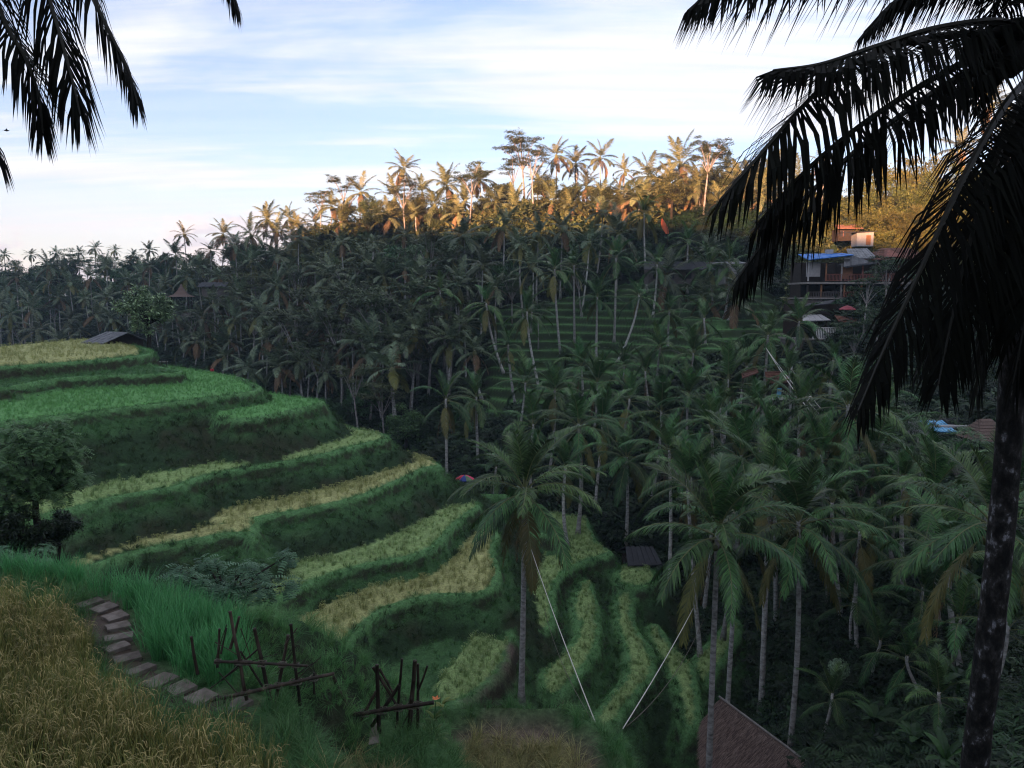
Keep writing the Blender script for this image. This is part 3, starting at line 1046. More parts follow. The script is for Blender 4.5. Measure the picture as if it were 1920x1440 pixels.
gfac = sst(pat * 0.75 + pat2 * 0.22 - low_bank * 0.70, -0.50, -0.06)
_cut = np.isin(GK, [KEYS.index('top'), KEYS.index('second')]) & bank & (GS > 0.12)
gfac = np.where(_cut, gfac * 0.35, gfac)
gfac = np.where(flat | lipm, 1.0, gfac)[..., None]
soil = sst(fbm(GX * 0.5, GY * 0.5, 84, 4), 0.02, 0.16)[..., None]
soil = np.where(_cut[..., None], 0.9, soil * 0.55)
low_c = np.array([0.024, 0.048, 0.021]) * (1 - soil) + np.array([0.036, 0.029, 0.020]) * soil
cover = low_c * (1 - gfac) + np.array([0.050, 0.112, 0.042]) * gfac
lf_ = (sst(GS, -0.7, -0.35) * (1 - sst(GS, 0.0, 0.26)) * (GK >= 0))[..., None]
cover = cover * (1 - lf_) + np.array([0.096, 0.205, 0.078]) * lf_
for i, t in enumerate(TERR):
    if t['rice']:
        m = RICE_MASK & (GK == i)
        cover[m] = {'young': (0.11, 0.265, 0.085), 'heading': (0.21, 0.30, 0.115), 'ripe': (0.33, 0.34, 0.145)}[t['rice']]
cover = cover * (1 + 0.3 * fbm(GX * 1.3, GY * 1.3, 80, 3))[..., None]
COVER = cover
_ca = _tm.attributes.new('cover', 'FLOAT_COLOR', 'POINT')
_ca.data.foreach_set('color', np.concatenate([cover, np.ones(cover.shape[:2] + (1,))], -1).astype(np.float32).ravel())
# bright lips, green upper banks, lower banks dark with bank shade in the grass colour
pts = cells(lipm, 9.0)
pts = pts[in_view(pts)]
n = len(pts)
scatter('grass', pts, yaw(n, 0.3), RNG.uniform(0.10, 0.22, n), RNG.integers(0, 4, n), T_LIP, 'bright short grass along the lips of the terraces', 'grass')
gm = bank & ((pat * 0.8 + pat2 * 0.3 - low_bank * 0.62 - 0.3 * _cut) > -0.22)
pts = cells(gm, 6.0)
pts = pts[in_view(pts)]
n = len(pts)
scatter('grass', pts, yaw(n, 0.5), RNG.uniform(0.18, 0.40, n), RNG.integers(0, 4, n), T_GRASS, 'long green grass hanging over the upper terrace banks', 'grass')
gm = bank & ((pat * 0.8 + pat2 * 0.3 - low_bank * 0.62) < -0.12)
pts = cells(gm, 7.0)
pts = pts[in_view(pts)]
n = len(pts)
scatter('grass', pts, yaw(n, 0.6), RNG.uniform(0.2, 0.45, n), RNG.integers(0, 4, n), T_GRASS_DK, 'dark coarse grass and weeds low on the terrace banks', 'weeds')
pts = cells(flat, 3.0)
pts = pts[in_view(pts)]
n = len(pts)
scatter('grass', pts, yaw(n, 0.4), RNG.uniform(0.15, 0.35, n), RNG.integers(0, 4, n), T_GRASS, 'short grass on the fallow level ground of the terraces', 'grass')
# grass on the far steps
m = RNG.random(QX.shape) < 0.07
qs = np.stack([QX[m], QY[m], QH[m]], 1)
n = len(qs)
scatter('grass', qs, yaw(n, 0.4), RNG.uniform(0.2, 0.42, n), RNG.integers(0, 4, n), T_GRASS, 'rough grass on the low steps of the far slope', 'grass')

# ================================================================== PALMS
def spine_curve(L, a0, droop, n=14, power=1.25, side=0.0):
    """centre line of a frond that leaves the crown at angle a0 above the horizontal and bends over"""
    pts = [Vector((0, 0, 0))]
    p = Vector((0, 0, 0))
    for i in range(n):
        t = (i + 0.5) / n
        a = a0 - droop * t ** power
        a = max(a, -math.radians(86))
        p = p + Vector((math.cos(a), side * t * 0.25, math.sin(a))) * (L / n)
        pts.append(p.copy())
    return pts


def frond_geo(mb, spine, leaf_len, w, nleaf, seed, grav=0.6, start=0.16, segs=2, rib=0.03, vee=0.15, ragged=0.1, fwd=(32, 62), sides=(1, -1), ribmat=1, side_hint=None, jit=7.0):
    r = random.Random(seed)
    n = len(spine) - 1
    rad = [rib * (1 - 0.85 * i / n) + 0.004 for i in range(n + 1)]
    mb.tube(spine, rad, 4 if rib < 0.05 else 6, ribmat, 0.6, cap=False)
    down = Vector((0, 0, -1))
    for k in range(nleaf):
        s = start + (1 - start) * (k + 0.5) / nleaf
        f = s * n
        i = min(int(f), n - 1)
        u = f - i
        p0 = spine[i].lerp(spine[i + 1], u)
        T = (spine[i + 1] - spine[i]).normalized()
        S = T.cross(Vector((0, 0, 1)))
        if S.length < 0.25 and side_hint is not None:
            S = side_hint.copy()
            S = S - T * S.dot(T)
        elif S.length < 1e-3:
            S = Vector((0, 1, 0))
        S.normalize()
        Nn = S.cross(T)
        q = (s - start) / (1 - start)
        ln0 = leaf_len * min(1.0, 0.55 + q * 3.0) * (1.0 - 0.62 * max(0.0, (q - 0.55) / 0.45) ** 1.3)
        for sg in sides:
            if r.random() < ragged:
                continue
            ang = math.radians(fwd[0] + (fwd[1] - fwd[0]) * q + r.uniform(-jit, jit))
            d0 = (S * (sg * math.cos(ang)) + T * math.sin(ang) + Nn * (vee + r.uniform(-0.1, 0.1))).normalized()
            ln = ln0 * r.uniform(0.82, 1.1)
            g = grav * r.uniform(0.75, 1.25)
            d0 = (d0 + down * g * 0.35).normalized()
            p1 = p0 + d0 * ln * 0.45
            d1 = (d0 + down * g * 1.2).normalized()
            p2 = p1 + d1 * ln * 0.55
            wv = (T - d0 * T.dot(d0))
            if wv.length < 1e-4:
                wv = Nn
            wv = wv.normalized() * (w * 0.5)
            t = r.random()
            if segs == 1:
                pm = p0 + (p2 - p0) * 0.4 + (p1 - (p0 + p2) * 0.5) * 0.4
                mb.add([p0 - wv, p0 + wv, p2], [(0, 1, 2)], 0, t)
            else:
                mb.add([p0 - wv * 0.6, p0 + wv * 0.6, p1 + wv, p1 - wv, p2], [(0, 1, 2, 3), (3, 2, 4)], 0, t)


R = math.radians
# frond library for palms in the valley: steep young fronds to hanging old ones
FLIB = {}
for kind, (a0, dr) in {'spear': (82, 25), 'up': (70, 62), 'rise': (52, 85), 'spread': (30, 80), 'level': (8, 70), 'low': (-18, 52), 'hang': (-48, 34)}.items():
    for vnt in range(2):
        mb = MB()
        sp = spine_curve(4.5, R(a0 + vnt * 6 - 3), R(dr + vnt * 14 - 7), 12, 1.2, side=random.uniform(-1, 1))
        frond_geo(mb, sp, 1.0, 0.055, 78, 400 + vnt + a0 * 7, grav=0.25 if a0 > 60 else 0.55, rib=0.035, vee=0.3 if a0 > 40 else 0.05)
        old = kind in ('hang',)
        FLIB[kind, vnt] = mb.mesh('frond_%s_%d' % (kind, vnt), [M_FROND_OLD if old else M_FROND, M_RIB])
for vnt in range(2):
    mb = MB()
    sp = spine_curve(3.9, R(-66), R(20), 8)
    frond_geo(mb, sp, 0.5, 0.035, 40, 470 + vnt, grav=0.7, rib=0.025, ragged=0.4, fwd=(35, 62), jit=22.0)
    FLIB['dry', vnt] = mb.mesh('frond_dry_%d' % vnt, [M_FROND_DRY, M_FIBRE])

# joined crowns for palms too far off to pick fronds apart
FAR_CROWN = []
for vnt in range(10):
    mb = MB()
    r = random.Random(900 + vnt)
    nf = 15 + (vnt * 3) % 9
    tall = r.uniform(0.6, 1.0)
    for k in range(nf):
        q = k / (nf - 1)
        az = k * 2.39996 + r.uniform(-0.3, 0.3)
        a0 = 80 - 125 * q ** 1.15 + r.uniform(-10, 10)
        sp = spine_curve(4.4 * r.uniform(0.85, 1.08), R(a0), R(30 + 38 * math.sin(q * 3.0)), 7, 1.2, r.uniform(-1, 1))
        sp = [Matrix.Rotation(az, 3, 'Z') @ v for v in sp]
        mm = 2 if q > 0.82 else 0
        sub = MB()
        frond_geo(sub, sp, 1.05, 0.105, 34, 910 + vnt * 40 + k, grav=0.5, segs=2, rib=0.03, ragged=0.05)
        b = len(mb.v)
        mb.v += sub.v
        mb.t += sub.t
        mb.f += [tuple(i + b for i in f) for f in sub.f]
        mb.m += [mm if m == 0 else 1 for m in sub.m]
    mb.tube([(0, 0, -0.9), (0, 0, -0.3), (0, 0, 0.25)], [0.2, 0.42, 0.12], 6, 1)
    FAR_CROWN.append(mb.mesh('palm_crown_%d' % vnt, [M_FROND_FAR, M_RIB, M_FROND_DRY if vnt % 2 else M_FROND_OLD]))

RIDGE_CROWN = []
for me in FAR_CROWN:
    m2 = me.copy()
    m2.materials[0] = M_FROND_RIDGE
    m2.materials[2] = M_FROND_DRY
    RIDGE_CROWN.append(m2)
_n = MB()
_n.tube([(0, 0, -0.15), (0, 0, -0.10), (0, 0, 0), (0, 0, 0.10), (0, 0, 0.15)], [0.03, 0.11, 0.14, 0.10, 0.03], 8, 0)
NUT_MESH = _n.mesh('coconut', [M_NUT], True)
NUT_MESH_DK = NUT_MESH.copy()
NUT_MESH_DK.materials[0] = M_NUT_DARK


def trunk_mesh(base, top, r0, r1, sides=8, rings=12, mat=None, bow=0.0, bulge=True, seed=0):
    """base and top in the palm's own frame; slightly bowed and swollen at the foot"""
    r = random.Random(seed)
    mb = MB()
    base, top = Vector(base), Vector(top)
    d = top - base
    side = Vector((d.y, -d.x, 0))
    side = side.normalized() if side.length > 0.05 else Vector((1, 0, 0))
    pts, rad = [], []
    for i in range(rings + 1):
        t = i / rings
        # most of the lean is low down, as palms grow
        horiz = base.lerp(top, 1 - (1 - t) ** 1.5)
        p = Vector((horiz.x, horiz.y, base.z + d.z * t)) + side * (bow * math.sin(t * math.pi))
        pts.append(p)
        rr = r0 + (r1 - r0) * t ** 0.8
        if t < 0.12 and bulge:
            rr *= 1 + 0.7 * (1 - t / 0.12) ** 2
        rad.append(rr * (1 + r.uniform(-0.04, 0.04)))
    pts.append(pts[-1] + Vector((0, 0, 0.25)))
    rad.append(r1 * 0.9)
    mb.tube(pts, rad, sides, 0)
    return mb.mesh('trunk', [mat or M_BARK_PALE], True)


def palm(px, py, d, label, group=None, R_=1.0, base=None, lod=1, nf=20, upright=0.0, seed=0, dry=2, nuts=0, r0=0.17, mat=None, z0=None, crowns=None):
    """a coconut palm whose crown is sighted at (px, py), d metres off; its foot stands on the ground below"""
    r = random.Random(seed * 13 + int(px) + int(py) * 7)
    c = P(px, py, d)
    if base is not None:
        b = P(base[0], base[1], d * base[2] if len(base) > 2 else d)
        bx, by = b.x, b.y
    else:
        bx, by = c.x + r.uniform(-1.2, 1.2), c.y + r.uniform(-1.0, 1.0)
    bz = gh(bx, by) if z0 is None else z0
    if QX0 < bx < QX1 and QY0 < by < QY1 and z0 is None:
        bz = max(bz, float(far_steps(np.array([bx]), np.array([by]))[0]))
    if c.z - bz < 2.0:
        bz = c.z - 2.0
    root = empty('coconut_palm', (bx, by, bz - 0.25))
    tag(root, label, 'palm tree', group)
    top = c - Vector((bx, by, bz - 0.25))
    me = trunk_mesh((0, 0, 0), top, r0 * (1.1 if lod < 2 else 1.15), r0 * 0.72, 8 if lod < 2 else 6, 12 if lod < 2 else 6, mat, bow=r.uniform(-0.35, 0.35), seed=seed)
    link('trunk', me, root)
    if lod >= 2:
        cs = crowns or FAR_CROWN
        o = link('crown', cs[r.randrange(len(cs))], root, top, (r.uniform(-0.25, 0.25), r.uniform(-0.25, 0.25), r.uniform(0, 6.28)),
                 (R_ * r.uniform(0.92, 1.08), R_ * r.uniform(0.92, 1.08), R_ * r.uniform(0.75, 1.25)))
        return root
    off = r.uniform(0, 6.28)
    for k in range(nf):
        q = (k + 0.5) / nf
        q = q ** (1.0 + upright)
        kind = ['spear', 'up', 'rise', 'spread', 'level', 'low', 'hang'][min(6, int(q * 7 * (0.98 - 0.2 * upright)))]
        if lod == 1 and r.random() < 0.14:
            continue
        me = FLIB[kind, r.randrange(2)]
        s = R_ * r.uniform(0.86, 1.1) * (0.8 if kind == 'spear' else 1.0)
        link('frond', me, root, top + Vector((0, 0, 0.15 - 0.35 * q)), (r.uniform(-0.08, 0.08), r.uniform(-0.1, 0.1), off + k * 2.39996 + r.uniform(-0.25, 0.25)), s)
    for k in range(dry):
        link('frond', FLIB['dry', k % 2], root, top + Vector((0, 0, -0.35)), (0, r.uniform(-0.1, 0.1), r.uniform(0, 6.28)), R_ * r.uniform(0.7, 1.0))
    for k in range(nuts):
        a = k * 2.4 + off
        link('coconut', NUT_MESH, root, top + Vector((math.cos(a) * 0.34, math.sin(a) * 0.34, -0.30 - 0.13 * (k % 3))), (r.uniform(-0.5, 0.5), r.uniform(-0.5, 0.5), 0), r.uniform(0.85, 1.15))
    return root


# ------------------------------------------------------------------ palms one can name
palm(984, 922, 38, 'tall coconut palm in front of the rice terraces, swing rope hanging from it', R_=1.0, base=(977, 1345, 1.0), lod=0, nf=24, seed=3, dry=1, nuts=6, r0=0.155)
palm(1345, 1005, 32, 'leaning coconut palm whose pale trunk passes in front of the thatched roof', R_=0.98, base=(1328, 1420, 1.0), lod=0, nf=24, upright=0.25, seed=5, dry=1, nuts=9, r0=0.15)
palm(1385, 985, 39, 'slender coconut palm directly behind the peak of the thatched roof', R_=0.85, base=(1362, 1320, 1.0), lod=0, nf=16, seed=6, dry=2, r0=0.14)
palm(1497, 985, 36, 'coconut palm with straight pale trunk rising just behind the thatched roof', R_=1.0, base=(1478, 1405, 1.0), lod=0, nf=24, upright=0.25, seed=8, dry=1, nuts=6, r0=0.15)
palm(1445, 905, 46, 'coconut palm half hidden between the two nearest valley palms', R_=0.95, base=(1430, 1260, 1.0), lod=0, nf=20, seed=9, dry=2, r0=0.19)
palm(1862, 985, 27, 'coconut palm behind the black lichen-spotted trunk', R_=0.95, base=(1850, 1330, 1.0), lod=0, nf=22, seed=12, dry=1, nuts=4, r0=0.15)
palm(1695, 900, 44, 'thin palm with a grey ringed trunk standing in the dark gully', R_=0.55, base=(1686, 1300, 1.0), lod=0, nf=14, upright=0.3, seed=14, dry=0, r0=0.15)
palm(1612, 1005, 40, 'short palm in the gully with a dark tangle of dead fronds', R_=0.7, base=(1605, 1290, 1.0), lod=0, nf=14, seed=15, dry=6, r0=0.12)
palm(1175, 862, 68, 'coconut palm with a slim white trunk down to the dark shed roof', R_=1.0, base=(1173, 1045, 1.0), lod=1, nf=22, seed=20, dry=3, nuts=4, r0=0.16)
palm(1085, 800, 64, 'bushy coconut palm just right of the tall terrace palm', R_=0.95, base=(1083, 1010, 1.0), lod=1, nf=22, seed=21, dry=2)
palm(836, 752, 80, 'coconut palm whose thin white trunk stands right behind the parasol', R_=0.95, base=(839, 905, 1.0), lod=1, nf=18, seed=22, dry=2)
palm(893, 748, 86, 'coconut palm right of the one behind the parasol', R_=0.95, base=(897, 885, 1.0), lod=1, nf=18, seed=23, dry=3)
palm(1590, 765, 50, 'wide palm below the hanging black fronds at the mid right', R_=1.0, base=(1585, 930, 1.0), lod=1, nf=20, seed=24, dry=3)
palm(1440, 632, 80, 'coconut palm with a bare white trunk in front of the red tiled shelter', R_=0.85, base=(1430, 775, 1.0), lod=1, nf=17, seed=25, dry=3)
palm(1498, 606, 88, 'coconut palm just below the restaurant with a dark spotted trunk', R_=0.95, base=(1470, 760, 1.0), lod=1, nf=18, seed=26, dry=3)
palm(1562, 680, 74, 'small palm on the yellow grass slope below the restaurant', R_=0.7, base=(1560, 730, 1.0), lod=1, nf=16, seed=27, dry=2)
palm(1155, 486, 116, 'straight slim palm beside the leaning one on the far terraces', R_=0.95, base=(1151, 675, 1.0), lod=1, nf=18, seed=30, dry=3)
palm(1198, 556, 108, 'leaning palm whose trunk slants away from the straight one', R_=0.85, base=(1156, 676, 1.0), lod=1, nf=18, seed=31, dry=3)
palm(1040, 508, 112, 'tall slim palm at the edge of the far terraces, first of a pair', R_=1.0, base=(1052, 712, 1.0), lod=1, nf=19, seed=32, dry=3)
palm(1076, 500, 118, 'tall slim palm at the edge of the far terraces, right of its twin', R_=0.95, base=(1077, 685, 1.0), lod=1, nf=19, seed=33, dry=3)
palm(988, 588, 104, 'palm leaning over the dark wood with yellowing lower fronds', R_=0.95, base=(1012, 728, 1.0), lod=1, nf=19, seed=34, dry=2)
palm(912, 572, 110, 'palm with drooping grey fronds left of the yellowing one', R_=1.0, base=(945, 705, 1.0), lod=1, nf=19, seed=35, dry=3)
palm(825, 548, 116, 'large grey palm in the middle of the shaded wood', R_=1.05, base=(843, 690, 1.0), lod=1, nf=19, seed=36, dry=3)
palm(953, 650, 100, 'small palm with a low sweeping frond beside the far terraces', R_=0.7, base=(966, 700, 1.0), lod=1, nf=12, seed=37, dry=1)
palm(1208, 402, 134, 'large palm at the edge of the sunlight beside the red banner', R_=1.05, base=(1214, 515, 1.0), lod=1, nf=20, seed=38, dry=4)
palm(1290, 455, 128, 'palm with a slim trunk in front of the long tin-roofed house', R_=0.95, base=(1288, 565, 1.0), lod=1, nf=18, seed=39, dry=3)

palm(1232, 498, 121, 'grey palm in front of the left end of the long dark-roofed house', R_=1.0, lod=1, nf=18, seed=40, dry=3)
palm(1330, 500, 118, 'grey palm between the long dark-roofed house and the pale shed', R_=1.05, lod=1, nf=18, seed=41, dry=2)
palm(1368, 496, 113, 'grey palm whose crown hides the wall of the pale shed', R_=1.0, lod=1, nf=18, seed=42, dry=2)
palm(1120, 560, 112, 'palm standing on the left part of the far terraces', R_=0.9, base=(1118, 660, 1.0), lod=1, nf=17, seed=43, dry=2)
palm(1255, 585, 108, 'palm standing on the middle of the far terraces', R_=0.85, base=(1252, 660, 1.0), lod=1, nf=17, seed=44, dry=2)
palm(1320, 600, 104, 'palm standing on the right part of the far terraces', R_=0.85, base=(1322, 665, 1.0), lod=1, nf=17, seed=45, dry=2)
VG = 'young palms crowding the valley floor'
VL = 'green palm crown among the crowd of palms filling the valley floor'
vf = [(1290, 745, 70, .9, .6), (1180, 752, 82, .85, .3), (1365, 715, 78, .85, .3), (1238, 655, 92, .85, .5), (1300, 665, 90, .8, .6), (1335, 810, 58, .9, .5), (1450, 842, 52, .9, .5),
      (1640, 850, 55, .9, .3), (1420, 770, 66, .85, .4), (1240, 775, 72, .9, .3), (1040, 735, 80, .9, .3), (985, 720, 88, .85, .5), (1120, 720, 86, .85, .6), (1350, 770, 68, .8, .2),
      (1500, 770, 62, .85, .5), (1540, 860, 47, .85, .5), (1130, 790, 74, .9, .2), (1000, 800, 76, .85, .5), (1255, 850, 60, .9, .2), (1390, 860, 52, .9, .6), (1060, 880, 60, .8, .3),
      (1290, 905, 50, .8, .2), (1750, 930, 40, .8, .3), (1210, 700, 88, .8, .5), (1400, 690, 82, .8, .6), (1660, 770, 60, .8, .3), (1170, 690, 96, .8, .4), (1090, 690, 98, .8, .4), (1480, 700, 74, .7, .5), (1640, 740, 68, .7, .3),
      (1560, 950, 44, .85, .2), (1780, 1050, 34, .8, .1), (1660, 960, 48, .8, .3), (930, 880, 74, .7, .3)]
for i, (a, b, d, s, u) in enumerate(vf):
    palm(a, b, d, VL, VG, R_=s * (0.95 + 0.35 * ((i * 7) % 5) / 4), lod=1, nf=19, upright=u, seed=50 + i, dry=2, r0=0.15)

SG = 'grey palms in the shaded wood on the far slope'
SL = 'grey-green palm in the shaded wood covering the far slope'
sl = [(975, 462, 128), (905, 500, 126), (945, 428, 142), (870, 442, 142), (1105, 455, 130), (1335, 468, 132), (735, 692, 102), (680, 605, 120), (560, 618, 135), (620, 560, 140),
      (690, 520, 140), (760, 505, 136), (870, 610, 112), (780, 620, 112), (640, 660, 118), (500, 640, 140), (450, 560, 160), (520, 540, 155), (590, 500, 158), (700, 455, 158),
      (800, 470, 150), (640, 455, 170), (560, 450, 180), (430, 640, 150), (380, 600, 160), (345, 640, 165), (410, 520, 180), (470, 490, 180), (350, 520, 190), (300, 560, 190),
      (260, 600, 190), (200, 560, 200), (130, 600, 205), (60, 580, 210), (20, 620, 210), (240, 530, 215), (170, 520, 225), (90, 530, 230), (30, 520, 235), (330, 480, 215),
      (280, 500, 220), (860, 535, 122), (720, 580, 124), (600, 610, 128), (525, 690, 125), (465, 690, 135), (780, 560, 126), (1010, 440, 138), (1055, 430, 140), (1130, 400, 146),
      (1000, 500, 122), (930, 540, 118), (1250, 520, 122), (1380, 560, 112), (1320, 560, 116), (655, 560, 132), (575, 560, 142), (490, 590, 148), (740, 640, 108), (700, 660, 112),
      (110, 560, 215), (40, 560, 222), (150, 620, 196), (220, 640, 185), (310, 620, 172), (845, 640, 108), (890, 660, 104), (560, 680, 122), (610, 700, 116), (1160, 440, 138), (760, 440, 160), (850, 490, 134), (690, 490, 148), (520, 480, 172), (395, 470, 200), (440, 460, 196), (20, 590, 200), (70, 620, 190), (110, 640, 185), (180, 590, 195), (240, 575, 195), (290, 600, 178), (370, 640, 158), (400, 570, 170), (330, 590, 176), (160, 560, 215), (210, 600, 190), (50, 540, 228), (0, 570, 220), (270, 520, 225), (440, 600, 155), (500, 560, 158), (540, 600, 145), (580, 660, 125), (420, 670, 146), (660, 640, 116), (620, 520, 150), (540, 510, 165), (720, 520, 138), (790, 520, 130), (370, 500, 195), (310, 530, 200), (90, 500, 248), (200, 500, 240), (10, 540, 240), (130, 530, 232)]
for i, (a, b, d) in enumerate(sl):
    palm(a, b, d, SL, SG, R_=random.uniform(0.75, 1.3), lod=2, seed=200 + i, r0=0.15)

LG = 'sunlit palms along the far ridge'
LL = 'orange-lit palm against the sky on the far ridge'
lr = [(345, 440, 235, .75), (418, 440, 228, .95), (500, 412, 222, .95), (543, 410, 222, .95), (592, 418, 215, .9), (622, 388, 208, .95), (676, 362, 205, 1.05), (740, 372, 203, 1.05),
      (757, 318, 206, .95), (792, 362, 203, .9), (838, 350, 198, 1.0), (900, 338, 196, .95), (645, 400, 206, .8), (706, 400, 204, .8), (1043, 292, 190, 1.0), (1080, 308, 195, .85), (1125, 296, 192, 1.0),
      (1172, 322, 195, .75), (1215, 332, 176, 1.05), (1276, 308, 172, 1.1), (1332, 312, 172, 1.0), (1368, 318, 170, 1.0), (1405, 335, 168, .9), (1240, 360, 170, .9), (1305, 365, 166, .9), (1100, 350, 186, .8),
      (1010, 345, 190, .8), (870, 380, 192, .85), (1350, 380, 162, .9), (1170, 380, 172, .85), (640, 420, 200, 1.0), (690, 415, 198, .9), (730, 410, 196, 1.0), (780, 400, 194, .9), (815, 385, 192, 1.0), (860, 400, 188, .9), (930, 380, 186, .9), (965, 395, 182, 1.0), (1035, 380, 180, .9), (1070, 390, 176, .9), (1130, 370, 176, .9), (1200, 370, 168, 1.0), (1255, 345, 168, 1.0), (1310, 345, 164, 1.0), (1390, 350, 162, 1.0), (1430, 370, 158, .9), (560, 430, 208, .9), (520, 435, 212, .9), (470, 440, 216, .9), (1450, 330, 166, .9), (1500, 340, 165, .9), (1545, 310, 165, .9), (1860, 195, 150, 1.0), (1800, 280, 150, .8), (1890, 260, 148, .9)]
for i, (a, b, d, s) in enumerate(lr):
    palm(a, b, d, LL, LG, R_=s * 1.4, lod=2, seed=400 + i, r0=0.16, crowns=RIDGE_CROWN)
HG = 'hazy palms along the low ridge at the far end of the valley'
HL = 'bluish hazy palm on the low ridge at the far end of the valley'
for i, (a, b, d, s) in enumerate([(58, 478, 270, .9), (105, 474, 272, .8), (148, 474, 268, .9), (178, 466, 262, .95), (215, 470, 258, .8), (280, 470, 250, 1.0), (8, 478, 275, .9), (-40, 480, 275, .9), (250, 480, 255, .8), (120, 500, 250, .9), (310, 486, 240, .9), (30, 500, 262, .9)]):
    palm(a, b, d, HL, HG, R_=s * 0.85, lod=2, seed=460 + i, r0=0.16)


# ------------------------------------------------------------------ the near palm at the right, and the one above the left
def bez(pts, n=22):
    """smooth curve through the points"""
    out = []
    pts = [Vector(p) for p in pts]
    q = [pts[0] * 2 - pts[1]] + pts + [pts[-1] * 2 - pts[-2]]
    m = len(pts) - 1
    for k in range(n + 1):
        f = k / n * m
        i = min(int(f), m - 1)
        t = f - i
        a, b, c, d = q[i], q[i + 1], q[i + 2], q[i + 3]
        out.append(0.5 * ((2 * b) + (c - a) * t + (2 * a - 5 * b + 4 * c - d) * t * t + (3 * b - a - 3 * c + d) * t ** 3))
    return out


def near_frond(root, pts, leaf=0.9, w=0.045, n=90, seed=0, grav=0.9, start=0.12, ragged=0.05, rib=0.03, fwd=(30, 60), vee=0.0):
    pp = bez([P(*q) for q in pts], 26)
    o0 = pp[0].copy()
    loc = [v - o0 for v in pp]
    mb = MB()
    frond_geo(mb, loc, leaf, w, n, seed, grav, start, 2, rib, vee, ragged, fwd, side_hint=Vector((0.25, 1, 0)), jit=13.0)
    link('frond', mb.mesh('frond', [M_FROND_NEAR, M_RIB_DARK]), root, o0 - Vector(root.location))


root = empty('coconut_palm', P(1800, 1700, 8.4))
root.location.z = -8.3
tag(root, 'black silhouetted coconut palm close by at the right, its fronds hanging across the sky', 'palm tree')
trunk_pts = [P(1795, 1760, 8.3), P(1826, 1450, 8.1), P(1850, 1250, 7.95), P(1872, 1050, 7.85), P(1890, 850, 7.75), P(1906, 600, 7.65), P(1925, 350, 7.6), P(1945, 130, 7.55)]
mb = MB()
tp = bez([p - Vector(root.location) for p in trunk_pts], 30)
rr_ = random.Random(5)
mb.tube(tp, [(0.142 - 0.03 * i / 30) * (1 + rr_.uniform(-0.035, 0.035)) for i in range(31)], 14, 0)
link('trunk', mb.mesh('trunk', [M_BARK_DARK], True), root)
NF = [
    ([(1940, 70, 7.5), (1880, 40, 7.3), (1760, 52, 6.9), (1640, 88, 6.5), (1540, 120, 6.2), (1450, 132, 6.0)], 0.78, 0),
    ([(1940, 80, 7.5), (1840, 62, 7.2), (1700, 80, 6.8), (1590, 125, 6.4), (1500, 205, 6.1), (1425, 290, 5.9), (1350, 375, 5.8)], 0.85, 1),
    ([(1945, 110, 7.6), (1850, 120, 7.6), (1740, 180, 7.5), (1620, 270, 7.3), (1530, 350, 7.2), (1450, 430, 7.1), (1385, 520, 7.0)], 0.80, 2),
    ([(1940, 100, 7.4), (1830, 110, 7.0), (1720, 165, 6.7), (1600, 245, 6.4), (1500, 330, 6.2), (1420, 420, 6.1)], 0.8, 21),
    ([(1945, 130, 7.5), (1890, 190, 7.0), (1835, 280, 6.6), (1780, 390, 6.3), (1725, 510, 6.1), (1665, 640, 5.9), (1610, 770, 5.8)], 0.66, 3),
    ([(1945, 130, 7.6), (1900, 220, 7.3), (1855, 340, 7.0), (1815, 470, 6.8), (1785, 600, 6.7), (1760, 720, 6.6)], 0.75, 4),
    ([(1950, 130, 7.6), (1920, 230, 7.4), (1885, 370, 7.2), (1855, 500, 7.1), (1840, 620, 7.0), (1830, 740, 7.0)], 0.7, 5),
    ([(1950, 140, 7.6), (1960, 260, 7.2), (1950, 400, 6.9), (1930, 560, 6.7), (1900, 720, 6.6)], 0.75, 6),
    ([(1950, 130, 7.7), (1915, 260, 8.0), (1870, 420, 8.2), (1800, 560, 8.3), (1720, 690, 8.4)], 0.75, 22),
    ([(1945, 60, 7.5), (1900, -40, 7.2), (1780, -90, 6.8), (1640, -90, 6.5), (1500, -70, 6.3), (1380, -40, 6.1), (1310, 0, 6.0)], 0.72, 7),
    ([(1945, 60, 7.6), (1930, -30, 7.9), (1850, -60, 8.1), (1760, -40, 8.2), (1680, 0, 8.3), (1620, 60, 8.3)], 0.6, 8),
    ([(1950, 60, 7.5), (2000, -60, 7.2), (2080, -80, 6.8), (2200, 0, 6.4), (2280, 140, 6.2)], 0.8, 9),
    ([(1950, 90, 7.6), (2050, 60, 7.9), (2170, 120, 8.2), (2260, 260, 8.4), (2320, 420, 8.5)], 0.8, 10),
    ([(1950, 70, 7.7), (1930, -30, 8.3), (1910, -70, 9.0), (1880, -30, 9.8), (1850, 90, 10.4), (1835, 220, 10.8)], 0.6, 11),
    ([(1950, 60, 7.5), (1960, -150, 7.2), (1900, -330, 6.8), (1800, -430, 6.4)], 0.8, 12),
]
for pts, lf, sd in NF:
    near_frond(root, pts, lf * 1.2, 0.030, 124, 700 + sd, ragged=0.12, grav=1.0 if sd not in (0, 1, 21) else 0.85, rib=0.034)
for k, (a, b, d, s) in enumerate([(1835, 92, 7.3, 1.0), (1862, 130, 7.25, 1.05), (1895, 112, 7.2, 1.1), (1880, 70, 7.4, 1.0), (1912, 60, 7.3, 1.0), (1850, 150, 7.4, 0.9)]):
    link('coconut', NUT_MESH_DK, root, P(a, b, d) - Vector(root.location), (0.4 * k, 0.3, 0), s)

